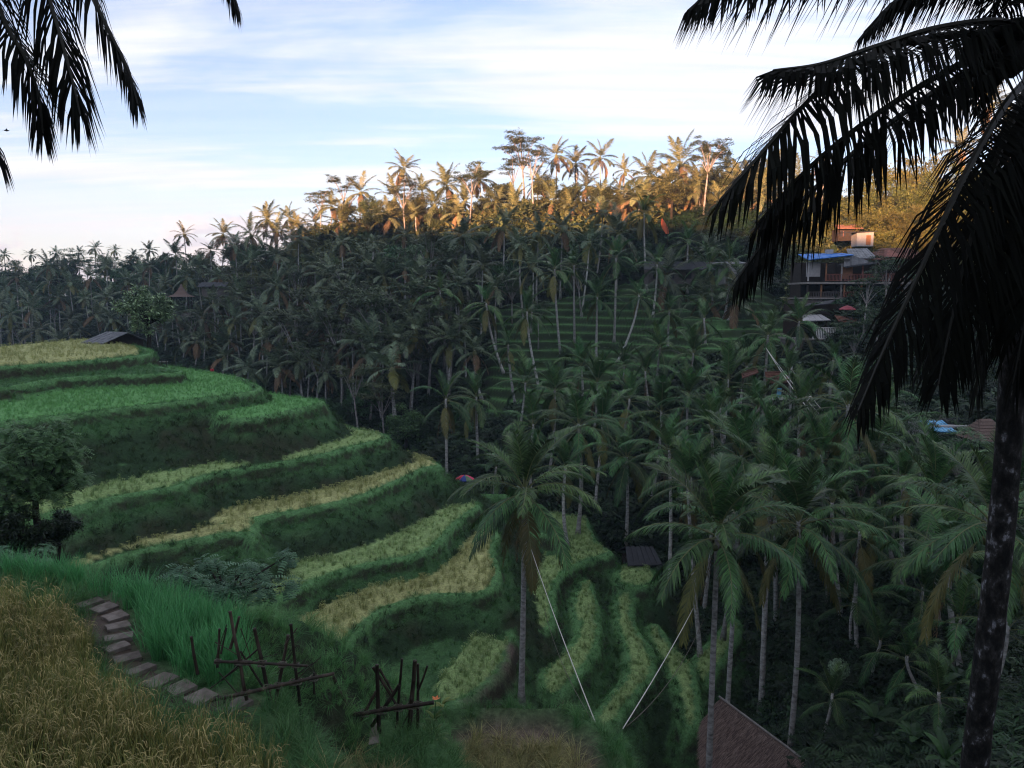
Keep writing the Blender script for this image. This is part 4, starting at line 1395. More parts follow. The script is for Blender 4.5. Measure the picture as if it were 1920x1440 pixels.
root = empty('coconut_palm', (-7.5, 4.0, -6.4))
tag(root, 'black fronds of an overhanging palm dangling into the sky at the top left', 'palm tree')
crown = P(-140, -560, 6.4)
mb = MB()
tp = bez([Vector((0, 0, 0)), Vector((0.3, 0.3, 3.5)), (crown - Vector(root.location)) * 0.75 + Vector((0, 0, 0.6)), crown - Vector(root.location)], 20)
mb.tube(tp, [0.2 - 0.05 * i / 20 for i in range(21)], 10, 0)
link('trunk', mb.mesh('trunk', [M_BARK_DARK], True), root)
c0 = (-140, -560, 6.4)
for pts, lf, sd in [
    ([c0, (-90, -380, 6.1), (-50, -180, 5.9), (0, 20, 5.8), (45, 105, 5.7), (72, 180, 5.7), (80, 250, 5.7)], 0.5, 31),
    ([c0, (-40, -430, 6.2), (30, -220, 6.0), (75, -60, 5.9), (110, 60, 5.85), (135, 150, 5.8), (150, 215, 5.8)], 0.62, 32),
    ([c0, (0, -480, 6.3), (90, -250, 6.2), (160, -40, 6.1), (205, 60, 6.1), (240, 130, 6.1), (258, 195, 6.1)], 0.46, 33),
    ([c0, (100, -520, 6.4), (260, -380, 6.4), (370, -180, 6.4), (425, -40, 6.4), (445, 10, 6.4)], 0.42, 34),
    ([c0, (-200, -400, 6.0), (-160, -100, 5.8), (-80, 120, 5.7), (-25, 240, 5.7), (-5, 300, 5.7)], 0.5, 35),
    ([c0, (-300, -500, 6.4), (-450, -300, 6.6), (-520, 0, 6.8)], 0.7, 36),
    ([c0, (-200, -700, 6.9), (-300, -700, 7.8), (-350, -500, 8.6)], 0.7, 37),
    ([c0, (50, -600, 6.9), (200, -560, 7.6), (300, -400, 8.2)], 0.5, 38),
]:
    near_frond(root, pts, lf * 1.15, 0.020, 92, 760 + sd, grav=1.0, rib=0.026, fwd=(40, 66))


# ================================================================== BROADLEAF TREES
def leaf_cards(mb, r, c, rx, rz, n, size, mat=0, flat=0.4, pinn=False, tintlo=0.0):
    """n leaf-sized faces spread through a clump"""
    for _ in range(n):
        while True:
            u = Vector((r.uniform(-1, 1), r.uniform(-1, 1), r.uniform(-1, 1)))
            if u.length < 1:
                break
        u = u * (0.55 + 0.45 * r.random())
        p = Vector((c[0] + u.x * rx, c[1] + u.y * rx, c[2] + u.z * rz))
        az = r.uniform(0, 6.283)
        tl = r.gauss(0, 1) * (1 - flat)
        d = Vector((math.cos(az), math.sin(az), tl - 0.15)).normalized()
        s = Vector((-d.y, d.x, r.gauss(0, 0.5) * (1 - flat)))
        s.normalize()
        L_ = size * r.uniform(0.7, 1.3)
        t = r.random()
        if pinn:
            nrm = d.cross(s)
            dd = d
            q0 = p
            for k in range(5):
                q1 = q0 + dd * L_ * 0.2
                for sg in (1, -1):
                    tipp = q0 + s * (sg * L_ * 0.24) + dd * L_ * 0.08 - Vector((0, 0, L_ * 0.04))
                    mb.add([q0, q0 + dd * L_ * 0.09, tipp + dd * L_ * 0.03, tipp - dd * L_ * 0.07], [(0, 1, 2, 3)], mat, t)
                q0 = q1
                dd = (dd + Vector((0, 0, -0.22))).normalized()
        else:
            w = L_ * 0.42
            mb.add([p, p + d * L_ * 0.5 + s * w * 0.5, p + d * L_, p + d * L_ * 0.5 - s * w * 0.5], [(0, 1, 2, 3)], mat, t)


def make_tree(style, seed):
    """trunk and crown meshes of one tree, foot at the origin"""
    r = random.Random(seed)
    tb, cb = MB(), MB()
    if style == 'albizia':
        H = r.uniform(13, 16)
        fork = H * r.uniform(0.42, 0.55)
        lean = Vector((r.uniform(-0.8, 0.8), r.uniform(-0.8, 0.8), 0))
        top = lean + Vector((0, 0, fork))
        tb.tube([(0, 0, 0), tuple(lean * 0.4 + Vector((0, 0, fork * 0.5))), tuple(top)], [0.24, 0.18, 0.14], 7, 0)
        for k in range(r.randint(7, 9)):
            a = k * 2.4 + r.uniform(-0.4, 0.4)
            out = r.uniform(1.6, 4.2)
            e = top + Vector((math.cos(a) * out, math.sin(a) * out, (H - fork) * r.uniform(0.45, 1.0)))
            m = top.lerp(e, 0.5) + Vector((0, 0, 0.6))
            tb.tube([tuple(top), tuple(m), tuple(e)], [0.10, 0.07, 0.03], 5, 0, cap=False)
            for j in range(r.randint(4, 6)):
                c = m.lerp(e, r.uniform(0.4, 1.15)) + Vector((r.uniform(-1.4, 1.4), r.uniform(-1.4, 1.4), r.uniform(-0.2, 0.5)))
                tb.tube([tuple(m.lerp(e, 0.6)), tuple(c)], [0.035, 0.015], 4, 0, cap=False)
                leaf_cards(cb, r, c, r.uniform(1.0, 1.8), r.uniform(0.25, 0.5), 85, 0.48, flat=0.7)
        mats = (M_BARK_TREE, M_LEAF_A)
    elif style == 'round':
        H = r.uniform(7, 9)
        tb.tube([(0, 0, 0), (r.uniform(-.3, .3), 0, H * 0.3), (r.uniform(-.4, .4), r.uniform(-.3, .3), H * 0.6)], [0.26, 0.2, 0.1], 7, 0)
        for k in range(40):
            u = Vector((r.gauss(0, 1), r.gauss(0, 1), r.gauss(0, 0.8)))
            u = u.normalized() * r.uniform(0.45, 1.0)
            c = Vector((u.x * H * 0.33, u.y * H * 0.33, H * 0.62 + u.z * H * 0.34))
            tb.tube([(0, 0, H * 0.4), tuple(c)], [0.07, 0.02], 4, 0, cap=False)
            leaf_cards(cb, r, c, r.uniform(0.7, 1.2), r.uniform(0.5, 0.8), 140, 0.36, flat=0.35)
        mats = (M_BARK_DKTREE, M_LEAF_B)
    elif style == 'pinnate':
        H = 6.6
        tb.tube([(0, 0, 0), (0.15, 0, H * 0.25), (0.1, 0.1, H * 0.5)], [0.22, 0.17, 0.1], 7, 0)
        for k in range(64):
            u = Vector((r.gauss(0, 1), r.gauss(0, 1), r.gauss(0, 0.9))).normalized() * r.uniform(0.4, 1.0)
            c = Vector((u.x * 2.5, u.y * 2.5, H * 0.62 + u.z * 2.4))
            tb.tube([(0.1, 0.1, H * 0.36), tuple(c)], [0.06, 0.015], 4, 0, cap=False)
            leaf_cards(cb, r, c, 0.75, 0.6, 60, 0.42, flat=0.5, pinn=True)
        mats = (M_BARK_DKTREE, M_LEAF_D)
    elif style == 'bamboo':
        for k in range(16):
            a = k * 2.4
            out = r.uniform(1.0, 4.2)
            h = r.uniform(7.0, 12.0)
            b0 = Vector((math.cos(a) * 0.8, math.sin(a) * 0.8, 0))
            pts = [b0, b0 + Vector((math.cos(a) * out * 0.2, math.sin(a) * out * 0.2, h * 0.5)), b0 + Vector((math.cos(a) * out * 0.55, math.sin(a) * out * 0.55, h * 0.88)), b0 + Vector((math.cos(a) * out, math.sin(a) * out, h * 0.95))]
            cu = bez(pts, 9)
            tb.tube(cu, [0.05 - 0.004 * i for i in range(10)], 4, 0, cap=False)
            for i in range(2, 10):
                leaf_cards(cb, r, cu[i], 1.1, 0.75, 34, 0.5, flat=0.2)
        mats = (M_LEAF_C, M_LEAF_C)
    elif style == 'shrub':
        for k in range(15):
            a = k * 2.4
            out = r.uniform(0.5, 1.9)
            e = Vector((math.cos(a) * out, math.sin(a) * out, r.uniform(0.7, 1.7) * (1.15 - 0.25 * out)))
            tb.tube([(0, 0, 0), tuple(e * 0.5 + Vector((0, 0, 0.25))), tuple(e)], [0.05, 0.035, 0.012], 5, 0, cap=False)
            leaf_cards(cb, r, e, 0.45, 0.3, 40, 0.32, flat=0.6, pinn=True)
            leaf_cards(cb, r, e * 0.6, 0.5, 0.3, 30, 0.32, flat=0.6, pinn=True)
        mats = (M_BARK_DKTREE, M_LEAF_D)
    return tb.mesh('trunk', [mats[0]], True), cb.mesh('crown', [mats[1]])


TREES = {}
for st, n in (('albizia', 5), ('round', 4), ('pinnate', 2), ('bamboo', 4), ('shrub', 2)):
    TREES[st] = [make_tree(st, 1000 + 31 * i + len(st)) for i in range(n)]


def tree(name, style, x, y, z, scale, label, group=None, vi=None, rz=None, cat='tree', mats=None, sz=None):
    tm, cm = TREES[style][vi if vi is not None else random.randrange(len(TREES[style]))]
    o = empty(name, (x, y, z - 0.15), random.uniform(0, 6.28) if rz is None else rz)
    tag(o, label, cat, group)
    s = (scale, scale, sz or scale)
    a = link('trunk', tm, o, scale=s)
    b = link('crown', cm, o, scale=s)
    if mats:
        b.material_slots[0].link = 'OBJECT'
        b.material_slots[0].material = mats
    return o


def tree_at(px, py_top, d, style, label, group=None, scale=1.0, **k):
    """a tree standing d metres off below the picture column px, its top at row py_top"""
    t = P(px, py_top, d)
    z = gh(t.x, t.y)
    hh = {'albizia': 15.0, 'round': 8.3, 'bamboo': 11.5, 'pinnate': 6.6, 'shrub': 1.7}[style]
    s = max(0.45, (t.z - z) / hh) if scale is None else scale
    return tree({'albizia': 'albizia_tree', 'round': 'leafy_tree', 'bamboo': 'bamboo_clump', 'pinnate': 'leafy_tree', 'shrub': 'shrub'}[style], style, t.x, t.y, z, s, label, group, **k)


tree_at(985, 250, 192, 'albizia', 'tallest spreading tree on the ridge, rising above the palms', None, None, vi=0)
AG = 'sunlit leafy trees on the far ridge'
AL = 'orange-lit leafy tree among the palms on the far ridge'
for a, b, d, st in [(470, 430, 222, 'round'), (520, 425, 218, 'albizia'), (560, 425, 214, 'round'), (600, 410, 210, 'albizia'), (650, 395, 205, 'round'), (690, 390, 202, 'albizia'), (725, 385, 200, 'round'), (775, 380, 198, 'albizia'), (815, 375, 196, 'round'), (850, 372, 194, 'albizia'), (905, 365, 192, 'round'), (950, 350, 190, 'albizia'), (960, 300, 193, 'albizia'), (1020, 345, 188, 'round'), (1075, 350, 186, 'albizia'), (1120, 352, 184, 'round'), (1190, 355, 178, 'albizia'), (1230, 350, 174, 'round'), (1290, 345, 170, 'round'), (1345, 345, 168, 'albizia'), (1375, 350, 166, 'round'), (1420, 355, 164, 'albizia'), (930, 330, 190, 'albizia'), (880, 400, 186, 'albizia'), (820, 395, 190, 'round'), (440, 440, 228, 'round'), (380, 455, 232, 'albizia'), (700, 430, 195, 'round'), (1060, 370, 182, 'albizia'),
                    (1000, 380, 180, 'albizia'), (1150, 375, 176, 'round'), (1260, 380, 164, 'round'), (1320, 370, 160, 'albizia'), (1390, 370, 162, 'round'), (1440, 380, 160, 'round'), (580, 440, 212, 'round'), (640, 430, 205, 'albizia'),
                    (1490, 380, 160, 'albizia'), (760, 410, 194, 'albizia')]:
    if st == 'albizia' and (int(a) // 10) % 4:
        st = 'round'
    t = P(a, b, d)
    tree_at(a, b, d, st, AL, AG, max(random.uniform(0.9, 1.5) if st == 'round' else random.uniform(0.8, 1.05), (t.z - gh(t.x, t.y)) / (15.0 if st == 'albizia' else 8.3)), mats=M_LEAF_RIDGE)
WG = 'tall thin-stemmed trees in the shaded wood'
WL = 'tall pale-stemmed feathery tree in the shaded wood'
for a, b, d in [(560, 560, 126), (735, 530, 118), (780, 500, 122), (600, 520, 135), (660, 500, 138), (430, 545, 158), (470, 575, 150), (840, 470, 135), (700, 555, 120), (520, 590, 138), (640, 580, 124), (765, 590, 112), (800, 560, 114),
                (870, 500, 130), (360, 570, 170), (590, 640, 118), (480, 510, 168), (725, 470, 144), (690, 620, 112), (550, 500, 160), (400, 500, 185), (840, 600, 108), (1010, 560, 116), (670, 690, 106), (720, 710, 100), (450, 500, 178), (510, 520, 168), (620, 480, 156), (570, 590, 138), (650, 540, 132), (810, 440, 150), (760, 470, 142), (900, 450, 145), (610, 570, 134), (540, 640, 126), (320, 560, 182), (200, 540, 214), (100, 560, 216), (40, 600, 205), (830, 530, 122), (1090, 480, 132), (960, 500, 130)]:
    tree_at(a, b, d, 'albizia', WL, WG, None)
DG = 'dark round-headed trees in the shaded wood'
DL = 'dark round-headed tree in the shaded wood'
for a, b, d in [(500, 440, 200), (540, 470, 185), (760, 430, 165), (700, 450, 162), (620, 470, 172), (460, 450, 205), (330, 500, 205), (230, 490, 235), (300, 470, 245), (60, 510, 245), (150, 505, 240), (210, 520, 222), (840, 420, 168),
                (900, 415, 165), (1100, 415, 152), (1180, 455, 140), (1060, 640, 110), (680, 690, 112), (760, 740, 98), (620, 730, 108), (1380, 470, 140), (20, 560, 235), (90, 590, 220), (1130, 500, 130), (420, 600, 165), (350, 560, 185), (950, 470, 140), (1230, 470, 138), (1340, 500, 132), (560, 720, 112), (250, 560, 205)]:
    tree_at(a, b, d, 'round', DL, DG, None)
GPG = 'young palms in the dark gully'
GPL = 'young palm with few fronds rising from the dark gully'
for i, (a, b, d, s) in enumerate([(1600, 1130, 41, .6), (1730, 1110, 38, .65), (1800, 1170, 32, .6), (1650, 1210, 37, .55), (1890, 1180, 26, .55), (1560, 1310, 33, .45), (1760, 1310, 27, .45), (1700, 1240, 33, .5)]):
    palm(a, b, d, GPL, GPG, R_=s, lod=1, nf=11, upright=0.4, seed=600 + i, dry=0, r0=0.09)
FG = 'hazy round-headed trees at the far end of the valley'
FL = 'bluish hazy round-headed tree on the slope at the far end of the valley'
for a, b, d in [(15, 478, 274), (85, 474, 270), (145, 470, 266), (205, 468, 260), (255, 466, 256), (305, 464, 250), (-40, 490, 268), (0, 492, 270), (35, 488, 272), (70, 486, 268), (125, 484, 264), (160, 482, 262), (195, 480, 258), (235, 480, 254), (265, 478, 252), (300, 476, 248), (325, 478, 244), (20, 510, 256), (75, 512, 252), (130, 508, 250), (185, 506, 246), (245, 504, 240), (295, 502, 236), (350, 492, 232), (0, 535, 240), (55, 540, 236), (110, 536, 234), (165, 532, 232), (220, 530, 226), (280, 528, 220)]:
    tree_at(a, b, d, 'round' if (a + b) % 3 else 'albizia', FL, FG, None, mats=M_LEAF_B)
tree_at(105, 455, 262, 'round', 'dark round tree bulging above the hazy palms at the far left', None, None)
tt = P(274, 552, 84)
tree('leafy_tree', 'round', tt.x, tt.y, -6.2, (tt.z + 6.2) / 6.0, 'dense dark tree beside the tin-roofed hut at the end of the top field', vi=0, mats=M_LEAF_HUT)
tt = P(60, 780, 24)
tree('leafy_tree', 'pinnate', tt.x, tt.y, P(55, 872, 24).z - 2.4, 0.62, 'dark bushy tree rising at the left edge above the young rice', vi=1, mats=M_LEAF_B)
for a, b, d, sc_, lb in ((40, 985, 22.5, 0.30, 'low dark bush filling the shade under the bushy tree at the left edge'), (105, 985, 24.5, 0.26, 'smaller dark bush on the terrace side of the bushy tree'), (-20, 960, 23, 0.34, 'dark bush cut off by the left edge of the picture')):
    q_ = P(a, b, d)
    tree('leafy_bush', 'round', q_.x, q_.y, q_.z - 4.6 * sc_, sc_, lb, cat='bush', mats=M_LEAF_DARK)
s_ = P(420, 1045, 21)
tree('shrub', 'shrub', s_.x, s_.y, s_.z - 1.4, 1.0, 'blue-green feathery shrub below the young rice', vi=0, cat='shrub')
s_ = P(12, 1000, 17.5)
tree('shrub', 'shrub', s_.x, s_.y, s_.z - 1.0, 0.5, 'small light green shrub under the dark bushy tree', vi=1, cat='shrub')
BG = 'yellow-lit bamboo clumps covering the hill above the restaurant'
BL = 'yellow-lit bamboo clump on the hill above the restaurant'
for a, b, d, s in [(1620, 330, 142, 1.0), (1680, 300, 146, 1.15), (1740, 290, 148, 1.2), (1800, 300, 146, 1.1), (1650, 370, 136, .9), (1710, 360, 138, 1.0), (1770, 350, 138, 1.0), (1600, 400, 133, .75), (1690, 415, 131, .8), (1745, 410, 131, .85), (1790, 400, 132, .9),
                   (1850, 320, 140, 1.1), (1900, 330, 140, 1.1), (1560, 380, 144, .8), (1640, 300, 152, 1.0), (1830, 390, 131, .9), (1720, 330, 143, 1.1), (1660, 430, 128, .65), (1760, 430, 129, .7)]:
    t = P(a, b, d)
    tree('bamboo_clump', 'bamboo', t.x, t.y, gh(t.x, t.y), s, BL, BG, cat='bamboo')
RG = 'leafy trees on the slope below the restaurant'
RL = 'leafy green tree on the slope below the restaurant'
for a, b, d, s in [(1660, 545, 94, .9), (1620, 590, 92, .8), (1700, 560, 95, .9), (1600, 650, 84, .75), (1640, 640, 84, .8)]:
    t = P(a, b, d)
    tree('leafy_tree', 'albizia', t.x, t.y, gh(t.x, t.y), s * 0.62, RL, RG, mats=M_LEAF_B)
GG = 'leafy trees in the gully at the right'
GL = 'leafy green tree in the gully under the hanging black fronds'
for a, b, d in [(1730, 815, 56), (1790, 860, 50), (1680, 880, 50), (1620, 900, 52), (1740, 880, 46), (1850, 900, 42), (1600, 860, 58)]:
    tree_at(a, b, d, 'albizia', GL, GG, None, mats=M_LEAF_B)


# ================================================================== UNDERGROWTH
def bush_proto(name, mat, n, seed, size=0.32, rx=0.9, rz=0.6, pinn=False):
    r = random.Random(seed)
    mb = MB()
    for k in range(6):
        a = k * 1.05
        leaf_cards(mb, r, (math.cos(a) * rx * 0.5, math.sin(a) * rx * 0.5, rz * r.uniform(0.4, 1.1)), rx * 0.6, rz * 0.6, n // 6, size, flat=0.3, pinn=pinn)
    return mb.mesh(name, [mat])


def fern_proto(name, mat, seed, n=9, L_=1.3):
    r = random.Random(seed)
    mb = MB()
    for k in range(n):
        sp = [Matrix.Rotation(k * 6.283 / n + r.uniform(-.3, .3), 3, 'Z') @ v for v in spine_curve(L_ * r.uniform(.8, 1.2), R(r.uniform(45, 75)), R(95), 6)]
        frond_geo(mb, sp, 0.34, 0.06, 14, seed + k, 0.3, segs=1, rib=0.008, ribmat=0)
    return mb.mesh(name, [mat])


def banana_geo(mb, r, n=8, L_=2.2, h=1.2):
    for k in range(n):
        sp = spine_curve(L_ * r.uniform(.75, 1.15), R(r.uniform(40, 82)), R(r.uniform(60, 110)), 7)
        Mz = Matrix.Rotation(k * 2.4 + r.uniform(-.3, .3), 3, 'Z')
        sp = [Mz @ v + Vector((0, 0, h)) for v in sp]
        S = Mz @ Vector((0, 1, 0))
        t = r.random()
        row = []
        for i, p in enumerate(sp):
            w = 0.30 * L_ / 2.2 * math.sin(math.pi * (0.12 + 0.86 * i / 7)) ** 0.7
            row.append((p - S * w - Vector((0, 0, w * 0.25)), p, p + S * w - Vector((0, 0, w * 0.25))))
        for i in range(7):
            a, b = row[i], row[i + 1]
            mb.add([a[0], a[1], b[1], b[0]], [(0, 1, 2, 3)], 0, t)
            mb.add([a[1], a[2], b[2], b[1]], [(0, 1, 2, 3)], 0, t)


def banana_proto(name, seed):
    mb = MB()
    banana_geo(mb, random.Random(seed))
    return mb.mesh(name, [M_BANANA])


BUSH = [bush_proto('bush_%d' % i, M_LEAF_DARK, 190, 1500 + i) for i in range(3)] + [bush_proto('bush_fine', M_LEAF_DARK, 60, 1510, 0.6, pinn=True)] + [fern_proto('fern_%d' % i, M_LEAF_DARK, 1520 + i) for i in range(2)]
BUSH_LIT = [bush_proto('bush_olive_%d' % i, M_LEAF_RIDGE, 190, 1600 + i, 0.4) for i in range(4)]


def undergrowth(px0, px1, d0, d1, n, smin, smax, protos, label, cat='undergrowth', cond=None):
    d = np.sqrt(RNG.uniform(d0 * d0, d1 * d1, n))
    x = (RNG.uniform(px0, px1, n) - 960) / FPX * d
    h, k, s = height(x, d, True)
    pts = np.stack([x, d, h], 1)
    ok = (k < 0) & in_view(pts, 120, 200)
    ok &= ~((x > QX0 + 1) & (x < QX1 - 1) & (d > QY0 + 1) & (d < QY1 - 1))
    if cond is not None:
        ok &= cond(x, d, h)
    pts = pts[ok]
    m = len(pts)
    scatter('undergrowth', pts, yaw(m, 0.15), RNG.uniform(smin, smax, m), RNG.integers(0, len(protos), m), protos, label, cat)


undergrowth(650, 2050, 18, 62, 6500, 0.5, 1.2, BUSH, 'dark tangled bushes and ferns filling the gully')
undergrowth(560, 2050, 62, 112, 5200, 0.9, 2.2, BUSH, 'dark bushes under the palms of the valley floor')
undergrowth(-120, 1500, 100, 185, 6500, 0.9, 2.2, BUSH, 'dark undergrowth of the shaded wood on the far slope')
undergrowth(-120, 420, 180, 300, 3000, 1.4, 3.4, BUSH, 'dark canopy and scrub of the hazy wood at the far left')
undergrowth(400, 2050, 165, 300, 5000, 1.6, 4.2, BUSH_LIT, 'olive canopy and scrub along the crest of the far ridge')
undergrowth(1480, 2050, 110, 180, 2500, 1.2, 2.6, BUSH_LIT, 'olive scrub on the hill behind the restaurant')

# ================================================================== NEAR GROUND
NPX, NPY, _ = project(GX.ravel(), GY.ravel(), GH.ravel())
NPX, NPY = NPX.reshape(GX.shape), NPY.reshape(GX.shape)
near_cell = GY <= 19


def sight_mask(poly):
    """cells of the near ground lying within an outline paced out on the ledge"""
    return near_cell & (poly_sd(np.array(poly, float), NPX, NPY) < 0)


LEDGE, STEP, PLAT = KEYS.index('ledge'), KEYS.index('step'), KEYS.index('platform')
gold = sight_mask([(-400, 1165), (0, 1165), (100, 1185), (132, 1250), (160, 1310), (215, 1365), (290, 1410), (370, 1440), (440, 1475), (500, 1540), (520, 1900), (-900, 1900)]) & (GK == LEDGE) & (GS < -0.1)
young = sight_mask([(-400, 1100), (0, 1098), (150, 1120), (238, 1150), (262, 1225), (300, 1272), (375, 1296), (425, 1290), (452, 1240), (456, 1200), (440, 1165), (380, 1130), (200, 1060), (-400, 1040)]) & (GK == LEDGE) & (GS < -0.12) & ~gold
trail = sight_mask([(135, 1118), (212, 1122), (246, 1160), (250, 1235), (330, 1292), (480, 1322), (485, 1368), (400, 1356), (300, 1340), (225, 1300), (175, 1240), (145, 1170)]) & (GK == LEDGE)
low_trail = LOW_TRAIL
slab_zone = sight_mask([(610, 1345), (700, 1345), (712, 1395), (640, 1400)]) & (GK == STEP)
mudp = near_cell & (GK == PLAT) & (GS < -0.45)
dry = sight_mask([(820, 1425), (870, 1388), (960, 1396), (1045, 1388), (1078, 1412), (1092, 1470), (1080, 1700), (760, 1700), (790, 1480)]) & (GK == PLAT)
dry &= (poly_sd(np.array([(820, 1425), (870, 1388), (960, 1396), (1045, 1388), (1078, 1412), (1092, 1470), (1080, 1700), (760, 1700), (790, 1480)], float), NPX, NPY) + 60 * fbm(GX * 1.6, GY * 1.6, 87, 3)) < -4
dry2 = sight_mask([(640, 1410), (740, 1400), (760, 1440), (740, 1600), (560, 1600), (590, 1440)]) & ~gold
_mi = (GK < 0).astype(np.int32)
_mud = np.zeros(GH.shape)
_mud[mudp | low_trail | trail] = 1.0
for _ in range(2):
    _mud = (_mud + np.roll(_mud, 1, 0) + np.roll(_mud, -1, 0) + np.roll(_mud, 1, 1) + np.roll(_mud, -1, 1)) / 5
_mud = np.clip(_mud + 0.8 * fbm(GX * 1.7, GY * 1.7, 83, 3) * (_mud > 0.02) * (_mud < 0.98), 0, 1)[..., None]
COVER[near_cell] *= 0.55  # shade among dense near grass put into the ground colour
COVER[dry] = (0.20, 0.185, 0.085)
COVER[gold] = (0.12, 0.115, 0.040)
COVER[young] = (0.04, 0.13, 0.045)
_mud[dry] *= 0.15
COVER = COVER * (1 - _mud) + np.array([0.105, 0.078, 0.066]) * _mud
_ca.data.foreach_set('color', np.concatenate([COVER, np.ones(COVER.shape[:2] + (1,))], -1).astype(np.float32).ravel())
_tm.polygons.foreach_set('material_index', _mi[:-1, :-1].ravel())
_tm.update()

pts = cells(gold, 34.0)
pts = pts[in_view(pts, 120, 260)]
n = len(pts)
hv = 0.62 * (1 + 0.35 * fbm(pts[:, 0] * 0.5, pts[:, 1] * 0.5, 91, 2)) * RNG.uniform(0.86, 1.12, n)
scatter('rice_crop', pts, yaw(n, 0.13), hv, RNG.integers(0, len(T_GOLD), n), T_GOLD, 'field of golden ripe rice with drooping heads in the bottom left corner', 'rice')
pts = cells(young, 46.0)
pts = pts[in_view(pts, 120, 200)]
n = len(pts)
scatter('rice_crop', pts, yaw(n, 0.08), 0.56 * RNG.uniform(0.82, 1.12, n), RNG.integers(0, len(T_NEARYOUNG), n), T_NEARYOUNG, 'vivid green young rice beyond the stepping stones', 'rice')
rest = near_cell & ~gold & ~young & ~trail & ~mudp & ~slab_zone & (GK >= 0)
npat = fbm(GX * 0.8, GY * 0.8, 95, 3)
crest = rest & ((GK == 100) | (npat > 0.02))
pts = cells(crest, 26.0)
pts = pts[in_view(pts, 120, 120)]
n = len(pts)
scatter('grass', pts, yaw(n, 0.4), RNG.uniform(0.16, 0.34, n), RNG.integers(0, 5, n), T_NEARGRASS, 'bright fresh grass on the crest running down beside the bamboo racks', 'grass')
pts = cells(rest & ~(GK == 100), 42.0)
pts = pts[in_view(pts, 120, 120)]
n = len(pts)
scatter('grass', pts, yaw(n, 0.4), RNG.uniform(0.14, 0.36, n), RNG.integers(0, 5, n), T_NEARGRASS_DK, 'dark green grass and weeds around the bamboo racks', 'grass')
pts = cells(dry | (dry2 & (RNG.random(GH.shape) < 0.5)), 26.0)
pts = pts[in_view(pts, 120, 120)]
n = len(pts)
scatter('grass', pts, yaw(n, 0.35), RNG.uniform(0.26, 0.5, n), RNG.integers(0, 5, n), T_DRY, 'clump of straw-coloured dry grass on the brown platform', 'grass')

# ------------------------------------------------------------------ stepping stones on a mud path
mb = MB()
ring = [(140, 1122), (205, 1124), (240, 1160), (246, 1230), (325, 1286), (470, 1318), (480, 1362), (400, 1350), (300, 1332), (228, 1292), (178, 1235), (148, 1168)]
mb.add([PZ(a, b, -4.975) for a, b in ring], [tuple(range(len(ring)))])
path = tag(link('path', mb.mesh('path', [M_MUD])), 'dark mud path between golden and green rice, laid with flat stones', 'path', kind='structure')
stones = [(165, 1128), (197, 1138), (219, 1153), (221, 1172), (218, 1192), (219, 1211), (240, 1231), (263, 1253), (293, 1274), (337, 1287), (381, 1305), (434, 1321)]
for i, (a, b) in enumerate(stones):
    r = random.Random(60 + i)
    c = PZ(a, b, -4.925)
    j = min(i + 1, len(stones) - 1)
    k = max(i - 1, 0)
    d = PZ(*stones[j], -4.9) - PZ(*stones[k], -4.9)
    rz = math.atan2(d.y, d.x)
    hx, hy = 0.135 * r.uniform(0.75, 1.12), 0.18 * r.uniform(0.8, 1.2)
    rz += r.uniform(-0.25, 0.25)
    c.x += r.uniform(-0.04, 0.04)
    out = []
    for sx, sy in ((-1, -1), (0.1, -0.98), (1, -1), (1, 1), (-0.1, 0.99), (-1, 1)):
        out.append((sx * hx * r.uniform(0.92, 1.06), sy * hy * r.uniform(0.92, 1.06)))
    sb = MB()
    n = len(out)
    vs_ = [(x * 0.98, y * 0.98, 0.0 + r.uniform(-0.004, 0.004)) for x, y in out] + [(x, y, -0.010) for x, y in out] + [(x * 0.97, y * 0.97, -0.085) for x, y in out]
    fs = [tuple(range(n))]
    for q in range(n):
        q2 = (q + 1) % n
        fs += [(n + q, n + q2, q2, q), (2 * n + q, 2 * n + q2, n + q2, n + q)]
    sb.add(vs_, fs)
    link('stone', sb.mesh('stone', [M_STONE]), path, c, (r.uniform(-0.09, 0.09), r.uniform(-0.09, 0.09), rz))
mb = MB()
q = [PZ(a, b, -6.95) for a, b in [(612, 1348), (660, 1341), (706, 1348), (712, 1392), (662, 1402), (632, 1392)]]
mb.add(q + [v - Vector((0, 0, 0.12)) for v in q], [tuple(range(6))] + [(i + 6, (i + 1) % 6 + 6, (i + 1) % 6, i) for i in range(6)])
tag(link('stone_slab', mb.mesh('stone_slab', [M_STONE])), 'flat pinkish stone slab on the ground behind the crossed bamboo poles', 'slab')


# ------------------------------------------------------------------ bamboo racks
def pole_mesh(a, b, r0=0.03, seed=0):
    r = random.Random(seed)
    a, b = Vector(a), Vector(b)
    L_ = (b - a).length
    mb = MB()
    n = max(2, int(L_ / 0.28))
    pts, rad = [], []
    for i in range(n + 1):
        t = i / n
        c = a.lerp(b, t) + Vector((r.uniform(-1, 1), r.uniform(-1, 1), r.uniform(-1, 1))) * 0.006
        for dt, k in ((-0.012, 1.0), (0.0, 1.16), (0.012, 1.0)):
            pts.append(c + (b - a).normalized() * dt)
            rad.append(r0 * (1 - 0.18 * t) * k)
    mb.tube(pts, rad, 8, 0)
    return mb


